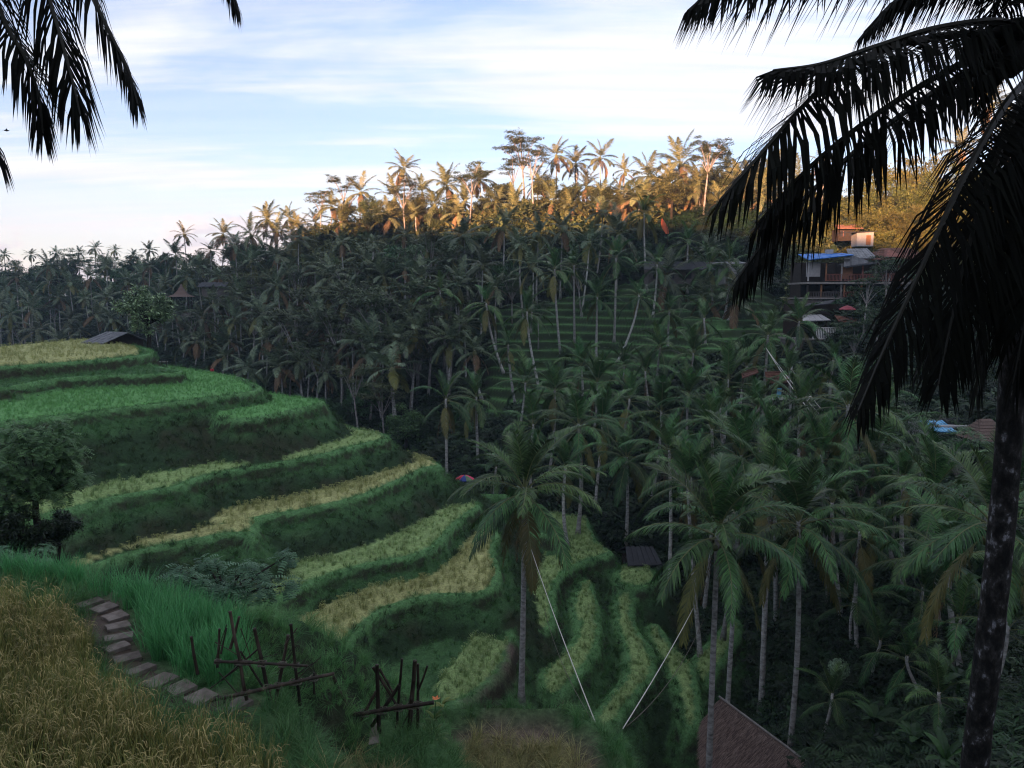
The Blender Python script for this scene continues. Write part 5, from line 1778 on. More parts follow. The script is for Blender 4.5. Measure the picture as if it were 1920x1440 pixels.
def rack(label, d, poles, seed):
    org = P(poles[0][0], poles[0][1], d)
    root = empty('bamboo_rack', org)
    tag(root, label, 'bamboo rack')
    for i, pl in enumerate(poles):
        a, b, c, e = pl[:4]
        rr = pl[4] if len(pl) > 4 else 0.028
        off = (pl[5] if len(pl) > 5 else 0.05 * ((i % 3) - 1))
        mb = pole_mesh(P(a, b, d + off) - org, P(c, e, d + off) - org, rr * 0.8, seed + i)
        link('rail' if len(pl) > 6 else 'pole', mb.mesh('pole', [M_BAMBOO], True), root)
    rails = [q for q in poles if len(q) > 6]
    for q in rails:
        for o_ in poles:
            if o_ is q:
                continue
            x1, y1, x2, y2 = q[:4]
            x3, y3, x4, y4 = o_[:4]
            den = (x1 - x2) * (y3 - y4) - (y1 - y2) * (x3 - x4)
            if abs(den) < 1e-6:
                continue
            t = ((x1 - x3) * (y3 - y4) - (y1 - y3) * (x3 - x4)) / den
            u = -((x1 - x2) * (y1 - y3) - (y1 - y2) * (x1 - x3)) / den
            if 0 < t < 1 and 0 < u < 1:
                c = P(x1 + t * (x2 - x1), y1 + t * (y2 - y1), d + q[5] * 0.5) - org
                mb = MB()
                rr = 1.45 * max(q[4], o_[4] if len(o_) > 4 else 0.028)
                for tl in (0.5, -0.5):
                    ring = [Vector((math.cos(a) * rr, math.sin(a) * rr * 1.4, math.cos(a) * rr * tl)) + c for a in [k * 0.6283 for k in range(11)]]
                    mb.tube(ring, [0.008] * 11, 5, 0, cap=False)
                link('lashing', mb.mesh('lashing', [M_ROPE_DK]), root)
    return root


rack('dark rickety bamboo rack standing beside the stepping stones', 9.1, [
    (475, 1372, 431, 1147, .030), (433, 1215, 449, 1157, .024), (512, 1335, 477, 1180, .034), (569, 1378, 546, 1172, .028), (504, 1378, 540, 1192, .030, .10),
    (370, 1262, 358, 1196, .026), (404, 1240, 575, 1248, .024, -.10, 1), (396, 1312, 624, 1264, .032, -.12, 1), (494, 1290, 452, 1222, .018), (418, 1274, 486, 1215, .016, .1),
    (414, 1225, 425, 1180, .016), (408, 1250, 412, 1180, .022, .15), (590, 1300, 588, 1262, .016), (445, 1300, 412, 1262, .010), (480, 1365, 430, 1310, .008), (420, 1310, 418, 1352, .010),
    (560, 1262, 592, 1242, .008, .05), (535, 1210, 556, 1178, .010, .05), (405, 1205, 452, 1232, .007), (425, 1172, 404, 1236, .007, .1), (440, 1250, 470, 1196, .006), (395, 1290, 452, 1250, .009, .12), (520, 1262, 556, 1210, .007), (470, 1240, 520, 1226, .006), (545, 1285, 600, 1232, .007, .08), (452, 1180, 470, 1232, .008, .12)], 800)
rack('crossed bamboo poles with a long rail over the pinkish slab', 11.9, [
    (712, 1400, 707, 1248, .046), (700, 1252, 742, 1318, .034, .05), (742, 1392, 753, 1236, .030), (767, 1378, 778, 1240, .050), (783, 1378, 784, 1246, .034, .1), (784, 1296, 801, 1250, .024),
    (613, 1348, 812, 1317, .048, -.14, 1), (620, 1347, 696, 1412, .032, -.05), (668, 1405, 749, 1284, .044, .05), (640, 1420, 704, 1298, .036, -.02), (680, 1390, 624, 1268, .048, .0), (601, 1340, 582, 1296, .036),
    (712, 1255, 735, 1296, .028, .08), (750, 1370, 770, 1330, .020)], 850)

# broad-leaved weed with an orange flower at the end of the rail
root = empty('flowering_weed', P(812, 1350, 12.2))
root.location.z = P(812, 1390, 12.2).z
tag(root, 'yellow-green leafy weed with one orange flower beside the rail end', 'plant')
mb = MB()
r = random.Random(4)
banana_geo(mb, r, 16, 0.34, 0.0)
for v in range(3):
    mm = MB()
    banana_geo(mm, r, 6, 0.26, 0.0)
    b_ = len(mb.v)
    o_ = Vector((0.12 * v - 0.1, 0.05 * v, 0.22 * v + 0.12))
    mb.v += [tuple(Vector(q) + o_) for q in mm.v]
    mb.t += mm.t
    mb.f += [tuple(i + b_ for i in f) for f in mm.f]
    mb.m += mm.m
link('leaves', mb.mesh('leaves', [leaf_mat('weed_leaf', (0.05, 0.13, 0.03), (0.20, 0.24, 0.06), 0.1, 0.3)]), root)
mb = MB()
mb.tube([(0, 0, 0), (0.02, 0, 0.4), (0.05, 0, 0.72)], [0.012, 0.010, 0.006], 5)
link('stem', mb.mesh('stem', [M_GRASS]), root)
mb = MB()
for k in range(5):
    a = k * 1.256
    u = Vector((math.cos(a), math.sin(a), 0.4))
    w_ = Vector((-math.sin(a), math.cos(a), 0))
    c = Vector((0.05, 0, 0.74))
    mb.add([c, c + u * 0.04 + w_ * 0.025, c + u * 0.08, c + u * 0.04 - w_ * 0.025], [(0, 1, 2, 3)])
link('flower', mb.mesh('flower', [M_FLOWER]), root)

# dried offering on a stake by the platform edge
root = empty('dried_leaf_bundle', P(1052, 1392, 15.2))
tag(root, 'withered brown palm-leaf bundle tied to a stake on the brown platform', 'leaf bundle')
mb = MB()
mb.tube([(0, 0, -0.15), (0.01, 0, 0.4), (0, 0, 0.72)], [0.022, 0.02, 0.016], 6)
link('stake', mb.mesh('stake', [M_BAMBOO]), root)
for z_, L_, nn in ((0.66, 0.34, 13), (0.30, 0.30, 9)):
    mb = MB()
    r = random.Random(int(z_ * 100))
    for k in range(nn):
        sp = [Matrix.Rotation(k * 2.4, 3, 'Z') @ v + Vector((0, 0, z_)) for v in spine_curve(L_ * r.uniform(.7, 1.3), R(r.uniform(-20, 60)), R(110), 5)]
        mb.tube(sp, [0.014, 0.018, 0.016, 0.013, 0.010, 0.003], 4, 0, r.random(), cap=False)
    link('dry_leaves', mb.mesh('dry_leaves', [noise_mat('withered_leaf', [(0.02, 0.012, 0.008), (0.08, 0.05, 0.03), (0.17, 0.11, 0.06)], 9)]), root)


# ------------------------------------------------------------------ swing ropes
def rope(a, b, label, sag=0.3, r0=0.022, mat=None):
    pts = []
    for i in range(15):
        t = i / 14
        p = a.lerp(b, t)
        p.z -= sag * 4 * t * (1 - t)
        pts.append(p)
    org = pts[-1].copy()
    mb = MB()
    mb.tube([p - org for p in pts], [r0] * 15, 6, 0)
    o = link('swing_rope', mb.mesh('swing_rope', [mat or M_ROPE], True), None, org)
    return tag(o, label, 'rope')


rope(P(994, 1024, 37.6), P(1116, 1354, 17.5), 'thick white swing rope slanting from the tall palm to the platform edge', 0.15, 0.015)
rope(P(1020, 1140, 37.4), P(1112, 1352, 17.6), 'thin dark line hanging close under the thick white swing rope', 0.5, 0.010, M_ROPE_DK)
rope(P(1300, 1140, 31.0), P(1168, 1366, 17.3), 'thick white swing rope slanting from the leaning palm to the platform edge', 0.1, 0.014)
rope(P(1320, 1160, 30.8), P(1175, 1362, 17.4), 'thin dark line hanging beside the rope of the leaning palm', 0.5, 0.010, M_ROPE_DK)
ra = P(1436, 652, 79)
rope(ra, P(1524, 778, 62), 'pale swing rope from the white-trunked palm passing the red tiled shelter', 0.2, 0.035)
rope(ra, P(1535, 775, 62), 'second pale swing rope fanning out from the white-trunked palm', 0.2, 0.03)
rope(P(1472, 672, 84), P(1560, 790, 64), 'thin swing rope on the yellow grass slope', 0.3, 0.02)


# ================================================================== BUILDINGS
class House:
    def __init__(self, name, loc, rz, label, cat='house', group=None):
        self.o = empty(name, loc, rz)
        tag(self.o, label, cat, group)

    def part(self, name, mb, mat, parent=None, smooth=False, label=None):
        o = link(name, mb.mesh(name, mat if isinstance(mat, list) else [mat], smooth), parent or self.o)
        if label:
            o['label'] = label
        return o

    def box(self, name, c, s, mat, parent=None, rz=0.0):
        mb = MB()
        mb.box((0, 0, 0), s, rz)
        o = self.part(name, mb, mat, parent)
        o.location = c
        return o

    def slope(self, name, a, b, c, d, mat, rows=0, cols=0, th=0.06, sheet='roof_sheet'):
        """a roof slope with corners a b (eave) c d (ridge); split in rows of tiles or in sheets"""
        a, b, c, d = (Vector(v) for v in (a, b, c, d))
        nrm = (b - a).cross(d - a).normalized()
        if nrm.z < 0:
            nrm = -nrm
        mb = MB()
        q = [a, b, c, d]
        mb.add(q + [v - nrm * th for v in q], [(0, 1, 2, 3), (7, 6, 5, 4), (0, 4, 5, 1), (1, 5, 6, 2), (2, 6, 7, 3), (3, 7, 4, 0)])
        base = self.part(name, mb, mat)
        n = max(rows, cols)
        r = random.Random(n + int(abs(a.x) * 10))
        for i in range(n):
            t0, t1 = i / n, (i + 1) / n
            if rows:
                p = [a.lerp(d, t0), b.lerp(c, t0), b.lerp(c, t1), a.lerp(d, t1)]
                up = [0.055, 0.055, 0.012, 0.012]
            else:
                g = 0.012 / max(0.3, (b - a).length / n)
                p = [a.lerp(b, t0 + g), a.lerp(b, t1 - g), d.lerp(c, t1 - g), d.lerp(c, t0 + g)]
                up = [0.02 + 0.02 * (i % 2)] * 4
            w = [v + nrm * (u + 0.004 + r.uniform(0, 0.012)) for v, u in zip(p, up)]
            m2 = MB()
            m2.add(w + [v + nrm * 0.003 for v in p], [(0, 1, 2, 3), (0, 4, 5, 1), (1, 5, 6, 2), (2, 6, 7, 3), (3, 7, 4, 0)])
            self.part('tile_row' if rows else sheet, m2, mat, base)
        return base

    def railing(self, a, b, h, mat, n, post=0.05):
        a, b = Vector(a), Vector(b)
        mb = MB()
        d = b - a
        rz = math.atan2(d.y, d.x)
        mb.box((0, 0, 0), (d.length, 0.09, 0.08), rz)
        rail = self.part('railing', mb, mat)
        rail.location = (a + b) / 2 + Vector((0, 0, h))
        m2 = MB()
        m2.box((0, 0, 0), (d.length, 0.07, 0.06), rz)
        lo = self.part('lower_rail', m2, mat, rail)
        lo.location = (0, 0, -h + 0.12)
        me = MB()
        me.box((0, 0, 0), (post, post, h - 0.16))
        me = me.mesh('baluster', [mat])
        for i in range(n + 1):
            link('baluster', me, rail, a.lerp(b, i / n) - (a + b) / 2 + Vector((0, 0, -h / 2)))
        return rail


# --- thatched hut in the gully
t0 = P(1360, 1318, 37)
t1 = P(1442, 1432, 34)
H_ = House('thatched_hut', (t0.x, t0.y, t0.z - 4.6), 0, 'steep brown thatched roof of a hut at the foot of the leaning palm', 'hut')
o = Vector(H_.o.location)
rd = (t1 - t0)
rd.z = -0.25
ridge_a = Vector((0, 0, 4.6))
ridge_b = ridge_a + Vector((rd.x, rd.y, 0)).normalized() * 6.0
ax = (ridge_b - ridge_a).normalized()
sd = Vector((ax.y, -ax.x, 0))


def hipw(u, sg):
    return 0.30 + 0.70 * min(1.0, u / (0.55 if sg > 0 else 0.4)) ** 0.8


for nm, sg in (('roof_slope', -1), ('roof_slope', 1)):
    mb = MB()
    N1, N2 = 26, 16
    r = random.Random(88)
    for j in range(N2 + 1):
        for i in range(N1 + 1):
            u, v = i / N1, j / N2
            wu = hipw(u, sg)
            p = (ridge_a - ax * 0.4).lerp(ridge_b + ax * 0.4, u) + sd * (sg * v * 3.5 * wu) + Vector((0, 0, (-v * 3.1 - 0.1 * math.sin(v * 2.5)) * wu - 0.08 * math.sin(u * 9) * v))
            p += Vector((0, 0, r.uniform(-0.03, 0.03) + (0.05 if v == 0 else 0)))
            if j == N2:
                p += sd * sg * r.uniform(-0.1, 0.12)
            mb.v.append(tuple(p))
            mb.t.append(r.random())
    for j in range(N2):
        for i in range(N1):
            k = j * (N1 + 1) + i
            mb.f.append((k, k + 1, k + N1 + 2, k + N1 + 1))
            mb.m.append(0)
    # loose straw ends lying down the slope
    for _ in range(5200):
        u, v = r.random(), r.random() * 0.99
        wu = hipw(u, sg)
        p = (ridge_a - ax * 0.4).lerp(ridge_b + ax * 0.4, u) + sd * (sg * v * 3.5 * wu) + Vector((0, 0, (-v * 3.1 - 0.1 * math.sin(v * 2.5)) * wu - 0.08 * math.sin(u * 9) * v + 0.03))
        e = p + sd * (sg * 0.32) + Vector((0, 0, -0.30)) + ax * r.uniform(-0.08, 0.08)
        w_ = ax * 0.018
        mb.add([p - w_, p + w_, e + Vector((0, 0, 0.03 + 0.09 * r.random()))], [(0, 1, 2)], 1, r.random())
    H_.part(nm, mb, [M_THATCH, M_STRAW])
mb = MB()
mb.tube([ridge_a - ax * 0.5 + Vector((0, 0, 0.1)), ridge_b + ax * 0.5 + Vector((0, 0, 0.1))], [0.05, 0.05], 6)
H_.part('ridge_pole', mb, M_CONC)
for u in (0.05, 0.4):
    mb = MB()
    p = ridge_a.lerp(ridge_b, u)
    mb.tube([p + Vector((0, 0, 0.12)), p - sd * 0.5 + Vector((0, 0, -0.42))], [0.03, 0.03], 5)
    H_.part('batten', mb, M_BAMBOO)
for sa, sg in ((0, -1), (0, 1), (1, -1), (1, 1)):
    p = (ridge_a.lerp(ridge_b, 0.4) if sa == 0 else ridge_b) + sd * sg * 1.6
    mb = MB()
    mb.tube([(p.x, p.y, -0.6), (p.x, p.y, 2.5)], [0.07, 0.06], 7)
    H_.part('post', mb, M_WOOD_DK)

# --- tin-roofed hut at the end of the top field
c = P(152, 642, 84.5)
u = Vector((0.85, -0.5, 0)).normalized()
v = Vector((0.5, 0.85, 0)).normalized()
gz = -5.2
H_ = House('field_hut', (c.x, c.y, gz), 0, 'low hut with a grey corrugated roof at the far end of the top field', 'hut')
ez = c.z - gz
A = Vector((0, 0, ez))
B = A + u * 4.0
D = A + v * 2.9 + Vector((0, 0, 1.05))
C_ = D + u * 4.0
H_.slope('roof', A, B, C_, D, M_METAL, cols=9)
H_.slope('roof', D + v * 2.4 + Vector((0, 0, -0.95)), C_ + v * 2.4 + Vector((0, 0, -0.95)), C_ + Vector((0, 0, 0.012)), D + Vector((0, 0, 0.012)), M_METAL, cols=9)
mb = MB()
mb.box((0, 0, 0), (4.1, 0.09, 0.12), math.atan2(u.y, u.x))
H_.part('eave_beam', mb, M_CONC).location = (A + B) / 2 + Vector((0, 0, -0.09))
mb = MB()
q = [B - u * 0.4, C_ - u * 0.4 + Vector((0, 0, -0.1)), C_ - u * 0.4 + v * 2.2 + Vector((0, 0, -0.95))]
q = [B - u * 0.4 + v * 0.3 + Vector((0, 0, 0.0)), C_ - u * 0.4 + Vector((0, 0, -0.12)), C_ - u * 0.4 + v * 2.1 + Vector((0, 0, -0.95))]
lo = [Vector((p.x, p.y, -0.3)) for p in q]
mb.add(q + lo, [(0, 1, 2), (0, 3, 4, 1), (1, 4, 5, 2)])
mb.add([A + u * 0.4 + v * 0.3, B - u * 0.4 + v * 0.3, Vector((*(B - u * 0.4 + v * 0.3).xy, -0.3)), Vector((*(A + u * 0.4 + v * 0.3).xy, -0.3))], [(0, 1, 2, 3)])
H_.part('wall', mb, M_WOOD_DK)
for s in (0.1, 3.9):
    p = A + u * s + v * 0.1
    mb = MB()
    mb.tube([(p.x, p.y, -0.4), (p.x, p.y, ez - 0.1)], [0.06, 0.06], 6)
    H_.part('post', mb, M_BAMBOO)
for px_, d_, z_ in ((176, 84, 1.9), (195, 84.5, 2.0)):
    pass

# little fence and seat by the tree
f0 = P(288, 692, 80)
root = empty('bamboo_fence', f0)
tag(root, 'short pale bamboo fence at the foot of the dense dark tree', 'fence')
for i in range(4):
    mb = MB()
    mb.tube([(i * 0.45, 0, -0.6), (i * 0.45, 0, 0.9)], [0.04, 0.04], 6)
    link('post', mb.mesh('post', [M_BAMBOO]), root)
for z_ in (0.25, 0.75):
    mb = MB()
    mb.tube([(-0.15, 0.05, z_), (1.5, 0.05, z_)], [0.04, 0.035], 6)
    link('rail', mb.mesh('rail', [M_ROPE]), root)

# --- restaurant on the right, over the valley
K = 105 / FPX
w0 = P(1512, 560, 105)


def W(px, py, back=0.0):
    return Vector(((px - 1512) * K, back, (560 - py) * K))


H_ = House('hillside_restaurant', (w0.x, w0.y, w0.z), 0, 'two-storey wooden restaurant with blue sheet and red tile roofs above the valley', 'building')
bw = (1722 - 1512) * K
H_.box('foundation', (bw / 2, 3.6, -1.3), (bw, 7.0, 2.2), M_PLASTER_DK)
H_.box('floor_slab', (bw / 2, 3.4, 0.05), (bw + 0.2, 7.2, 0.22), M_CONC)
H_.box('floor_slab', (bw / 2, 3.3, W(0, 531).z), (bw + 0.3, 7.3, 0.26), M_CONC)
H_.box('back_wall', (bw / 2, 6.2, 2.5), (bw, 0.2, 5.2), M_WOOD_DK)
for x_ in (1512, 1578, 1650, 1722):
    H_.box('side_wall' if x_ in (1512, 1722) else 'partition', ((x_ - 1512) * K, 4.2, 2.4), (0.14, 4.0, 4.7), M_WOOD_DK)
for x_, m in ((1515, M_WOOD_DK), (1540, M_WOOD_OR), (1577, M_CONC), (1583, M_WOOD_OR), (1615, M_WOOD_OR), (1650, M_WOOD_DK), (1690, M_WOOD_OR), (1718, M_WOOD_DK)):
    H_.box('post', ((x_ - 1512) * K, 0.25, 1.06), (0.2, 0.2, 1.85), m)
for x_, m in ((1515, M_PLASTER), (1548, M_WOOD_OR), (1577, M_PLASTER), (1616, M_WOOD_RED), (1640, M_CONC), (1682, M_WOOD_RED), (1718, M_WOOD_DK)):
    H_.box('post', ((x_ - 1512) * K, 0.25, (W(0, 531).z + W(0, 495).z) / 2 + 0.13), (0.16, 0.16, W(0, 495).z - W(0, 531).z - 0.26), m)
H_.railing(W(1545, 528, -0.1), W(1576, 528, -0.1), 0.95, M_WOOD_RED, 12)
H_.railing(W(1580, 528, -0.15), W(1640, 528, -0.15), 0.95, M_WOOD_RED, 22)
H_.railing(W(1642, 528, -0.2), W(1720, 528, -0.2), 0.98, M_WOOD_RED, 28)
H_.railing(W(1515, 558, -0.1), W(1577, 558, -0.1), 0.75, M_PLASTER_DK, 20)
H_.railing(W(1580, 558, -0.1), W(1640, 558, -0.1), 0.75, M_WOOD_RED, 20)
H_.railing(W(1642, 558, -0.1), W(1720, 558, -0.1), 0.75, M_WOOD_RED, 24)
H_.box('wall_panel', ((1530 - 1512) * K, 1.4, W(0, 505).z), (1.9, 0.1, 2.0), M_PLASTER)
H_.box('wall_panel', ((1592 - 1512) * K, 1.2, W(0, 512).z), (1.6, 0.1, 1.6), M_WOOD_OR)
for i, x_ in enumerate((1556, 1602, 1630, 1660, 1676, 1705)):
    for lv in (W(0, 527.5).z, 0.16):
        mb = MB()
        mb.box((0, 0, 0.72), (1.0, 0.7, 0.06))
        for sx in (-0.4, 0.4):
            mb.box((sx, 0, 0.35), (0.07, 0.5, 0.7))
        H_.part('table', mb, M_WOOD_DK).location = ((x_ - 1512) * K, 1.3, lv)
H_.slope('roof', W(1508, 489, -0.9), W(1592, 480, -0.9), W(1592, 474, 3.0), W(1508, 476, 3.0), M_BLUE, cols=6)
mb = MB()
a, b, c_, d = W(1577, 499, -0.3), W(1577, 480, -0.3), W(1594, 480.5, -0.3), W(1622, 490, -0.3)
nb = 12
gw = []
for i in range(nb):
    x0, x1 = 1577 + 45 * i / nb, 1577 + 45 * (i + 0.92) / nb
    t0_, t1_ = [480.5 if x < 1594 else 480.5 + (x - 1594) * 0.36 for x in (x0, x1)]
    mb = MB()
    q = [W(x0, 501 - i * 0.3, -0.3), W(x1, 501 - i * 0.3, -0.3), W(x1, t1_, -0.3), W(x0, t0_, -0.3)]
    mb.add(q + [v_ + Vector((0, 0.05, 0)) for v_ in q], [(0, 1, 2, 3), (7, 6, 5, 4), (1, 5, 6, 2), (3, 7, 4, 0), (2, 6, 7, 3), (0, 4, 5, 1)])
    H_.part('wall_board', mb, M_METAL)
H_.slope('roof', W(1579, 503, -1.0), W(1640, 494, -1.0), W(1640, 486, 1.8), W(1579, 496, 1.8), M_METAL_DK, cols=6)
H_.slope('roof', W(1590, 486, 0.2), W(1642, 485, 0.2), W(1646, 464, 4.0), W(1606, 465, 4.0), M_METAL, cols=8)
H_.slope('roof', W(1634, 489, -1.0), W(1730, 487, -1.0), W(1716, 464, 2.6), W(1664, 465, 2.6), M_TILE, rows=9)
H_.slope('roof', W(1634, 489, 6.2), W(1634, 489.1, -1.0), W(1664, 465.1, 2.55), W(1664, 465, 2.6), M_TILE, rows=5)
mb = MB()
q = [W(1650, 484, -1.05), W(1680, 483, -1.05), W(1664, 467, 0.6)]
mb.add(q + [v_ + Vector((0, 1.2, -0.2)) for v_ in q], [(0, 1, 2), (0, 2, 5, 3), (1, 4, 5, 2)])
H_.part('gable', mb, M_WOOD_RED)
H_.box('eave_beam', W(1680, 490, -0.7), (6.4, 0.14, 0.2), M_WOOD_DK)
H_.box('eave_beam', W(1550, 489, -0.6), (5.2, 0.1, 0.14), M_WOOD_DK)
mb = MB()
mb.tube([(0, 0, 0), (0, 0, 0.9)], [0.42, 0.42], 12)
mb.tube([(0, 0, 0.9), (0, 0, 1.1)], [0.42, 0.12], 12)
H_.part('water_tank', mb, plain('yellow_tank', (0.30, 0.22, 0.04))).location = W(1578, 472, 3.5)
H_.box('chimney_box', W(1565, 473, 2.6), (0.9, 0.7, 0.8), M_PLASTER)

# --- little sunlit house and white wall behind
h0 = P(1592, 437, 131)
H_ = House('cottage', (h0.x, h0.y, h0.z - 1.2), 0, 'small orange-lit cottage on the hill above the blue roof', 'cottage')
H_.box('wall', (0, 1.5, 0.9), (3.4, 2.6, 2.0), M_WOOD_DK)
H_.slope('roof', (-2.1, -0.6, 1.9), (2.1, -0.6, 1.9), (2.0, 1.5, 2.7), (-2.0, 1.5, 2.7), M_TILE, rows=6)
for x_ in (-0.9, 0.6):
    w_ = H_.box('window', (x_, 0.18, 1.1), (0.9, 0.06, 0.8), M_BLACKC)
    H_.box('frame', (0, -0.04, 0), (0.06, 0.05, 0.9), M_WOOD_RED, w_)
h0 = P(1622, 452, 122)
H_ = House('white_shed', (h0.x, h0.y, h0.z - 0.6), 0, 'white-walled shed directly behind the restaurant roofs', 'shed')
H_.box('wall', (0, 1, 0.9), (2.6, 2.0, 2.2), M_PLASTER)
H_.slope('roof', (-3.8, -0.4, 1.85), (1.7, -0.4, 2.1), (1.7, 2.3, 2.25), (-3.8, 2.3, 2.0), M_METAL_DK, cols=5)
H_.box('door', (0.5, -0.03, 0.75), (0.7, 0.05, 1.5), M_WOOD_OR)

# --- long house and pale shed on the far slope
h0 = P(1235, 520, 126)
H_ = House('long_house', (h0.x, h0.y, h0.z - 1.0), 0.05, 'long dark-roofed house half hidden by palms above the far terraces', 'house')
H_.box('wall', (3.2, 2, 1.2), (9.5, 3.2, 2.5), M_PLASTER_DK)
H_.slope('roof', (-2.6, -0.8, 2.2), (9.0, -0.8, 2.2), (8.4, 2.0, 3.6), (-2.0, 2.0, 3.6), M_METAL_DK, cols=12)
for x_ in (-0.4, 2.2, 5.0, 7.0):
    w_ = H_.box('window', (x_, 0.38, 1.3), (0.9, 0.06, 1.0), M_BLACKC)
    H_.box('frame', (0, -0.04, 0), (0.07, 0.05, 1.0), M_WOOD_DK, w_)
h0 = P(1375, 524, 117)
H_ = House('pale_shed', (h0.x, h0.y, h0.z - 0.8), 0.1, 'pale blue-grey shed beside the long dark-roofed house', 'shed')
H_.box('wall', (0, 1.5, 1.5), (2.6, 2.6, 3.0), M_PLASTER)
H_.slope('roof', (-3.0, -0.5, 3.0), (2.0, -0.5, 3.2), (2.0, 3.0, 3.6), (-3.0, 3.0, 3.4), M_METAL, cols=6)
H_.box('door', (0.9, 0.17, 0.9), (0.6, 0.05, 1.7), M_WOOD_DK)
H_.slope('awning', (0.9, -1.0, 2.2), (2.6, -1.0, 2.4), (2.6, 0.2, 2.7), (0.9, 0.2, 2.5), M_TILE, rows=4)

# --- curved-roof shrine in the far wood
h0 = P(340, 545, 178)
H_ = House('curved_roof_pavilion', (h0.x, h0.y, h0.z - 4.4), 0.2, 'pavilion with a swept-up pointed roof in the wood at the left', 'pavilion')
mb = MB()
rings = [(2.6, 3.0), (1.5, 3.5), (0.8, 4.3), (0.28, 5.3), (0.05, 6.0)]
for j, (h_, z_) in enumerate(rings):
    for x_, y_ in ((-1, -1), (1, -1), (1, 1), (-1, 1)):
        mb.v.append((x_ * h_, y_ * h_, z_))
        mb.t.append(0.5)
for j in range(len(rings) - 1):
    for i in range(4):
        i2 = (i + 1) % 4
        mb.f.append((j * 4 + i, j * 4 + i2, j * 4 + 4 + i2, j * 4 + 4 + i))
        mb.m.append(0)
H_.part('roof', mb, M_THATCH)
for x_, y_ in ((-1.8, -1.8), (1.8, -1.8), (1.8, 1.8), (-1.8, 1.8)):
    H_.box('post', (x_, y_, 0.6), (0.22, 0.22, 4.9), M_WOOD_DK)
H_.box('platform', (0, 0, -1.0), (4.2, 4.2, 1.2), M_CONC)
h0 = P(398, 530, 172)
H_ = House('wood_hut', (h0.x, h0.y, h0.z - 2.6), 0.0, 'low grey-roofed hut right of the pointed pavilion', 'hut')
H_.box('wall', (0, 1.5, 0.6), (5, 2.6, 2.4), M_PLASTER_DK)
H_.slope('roof', (-3.2, -0.6, 1.7), (3.2, -0.6, 1.7), (3.0, 1.6, 2.7), (-3.0, 1.6, 2.7), M_METAL_DK, cols=7)

# --- red banner and pole on the ridge
h0 = P(1246, 434, 150)
root = empty('red_banner', (h0.x, h0.y, h0.z - 2.2))
root.scale = (0.6, 0.6, 0.62)
tag(root, 'tall orange-red cloth banner glowing in the sun among the ridge palms', 'banner')
mb = MB()
for i in range(8):
    for j in range(4):
        u_, v_ = i / 7, j / 3
        wd = 0.25 + 1.7 * math.sin(min(1.0, u_ * 1.05) * 2.75)
        mb.v.append(((v_ - 0.5) * wd - 0.9 + 1.7 * u_, 0.3 * math.sin(v_ * 6 + u_ * 5), 7.4 - u_ * 4.6))
        mb.t.append(0.5)
for i in range(7):
    for j in range(3):
        k = i * 4 + j
        mb.f.append((k, k + 1, k + 5, k + 4))
        mb.m.append(0)
link('cloth', mb.mesh('cloth', [M_ORANGE], True), root)
mb = MB()
mb.tube([(1.1, 0, -2), (0.9, 0, 4), (0.2, 0, 7.8)], [0.09, 0.07, 0.04], 6)
link('pole', mb.mesh('pole', [M_BAMBOO]), root)

# --- red tiled shelter with a blue board
h0 = P(1468, 745, 75)
H_ = House('viewing_shelter', (h0.x, h0.y, h0.z), 0, 'small shelter with a red tiled roof and a pale blue board inside', 'shelter')
k_ = 75 / FPX
H_.box('deck', ((1478 - 1468) * k_, 0.3, -0.1), (5.2, 2.0, 0.16), M_ROPE)
for x_ in (1425, 1450, 1490, 1515):
    mb = MB()
    mb.tube([(0, 0, -3.2), (0, 0, -0.15)], [0.07, 0.06], 6)
    H_.part('stilt', mb, M_BARK_TREE).location = ((x_ - 1468) * k_, 0.1, 0)
for x_ in (1447, 1488):
    for y_ in (0.0, 1.1):
        mb = MB()
        mb.tube([(0, 0, 0), (0, 0, 1.6)], [0.05, 0.05], 6)
        H_.part('post', mb, M_WOOD_DK).location = ((x_ - 1468) * k_, y_, 0)
H_.slope('roof', ((1432 - 1468) * k_, -0.6, 1.45), ((1480 - 1468) * k_, -0.6, 1.5), ((1466 - 1468) * k_, 0.6, 2.5), ((1436 - 1468) * k_, 0.6, 2.45), M_TILE, rows=8)
H_.slope('roof', ((1480 - 1468) * k_, -0.6, 1.5), ((1492 - 1468) * k_, 1.6, 1.4), ((1467 - 1468) * k_, 0.7, 2.5), ((1466 - 1468) * k_, 0.6, 2.5), M_TILE, rows=6)
H_.box('back_wall', (0.2, 1.3, 0.75), (2.2, 0.08, 1.5), M_WOOD_DK)
mb = MB()
mb.box((0, 0, 0), (0.42, 0.06, 0.9), 0, 0, 0.5, Matrix.Rotation(0.12, 3, 'Y'))
o_ = H_.part('board', mb, M_BLUE_PALE)
o_.location = ((1458 - 1468) * k_, -0.35, 0.5)
h0 = P(1405, 702, 77)
root = empty('tiled_lean_to', h0)
tag(root, 'tilted scrap of red tiled roof left of the white palm trunk', 'roof')
H2 = House.__new__(House)
H2.o = root
H2.slope('roof', (-0.8, -0.4, -0.35), (0.8, -0.4, 0.25), (0.9, 0.8, 0.75), (-0.6, 0.8, 0.1), M_TILE, rows=4)
for x_ in (-0.6, 0.7):
    mb = MB()
    mb.tube([(x_, 0, -2.0), (x_, 0, 0.0)], [0.05, 0.05], 6)
    H2.part('post', mb, M_WOOD_DK)

# --- tables, roofs and figures on the cafe terrace under the restaurant
h0 = P(1500, 640, 94)
H_ = House('terrace_cafe', (h0.x, h0.y, h0.z), 0, 'open cafe terrace with white railing and pale awnings below the restaurant', 'cafe')
k_ = 94 / FPX


def V(px, py, back=0.0):
    return Vector(((px - 1500) * k_, back, (640 - py) * k_))


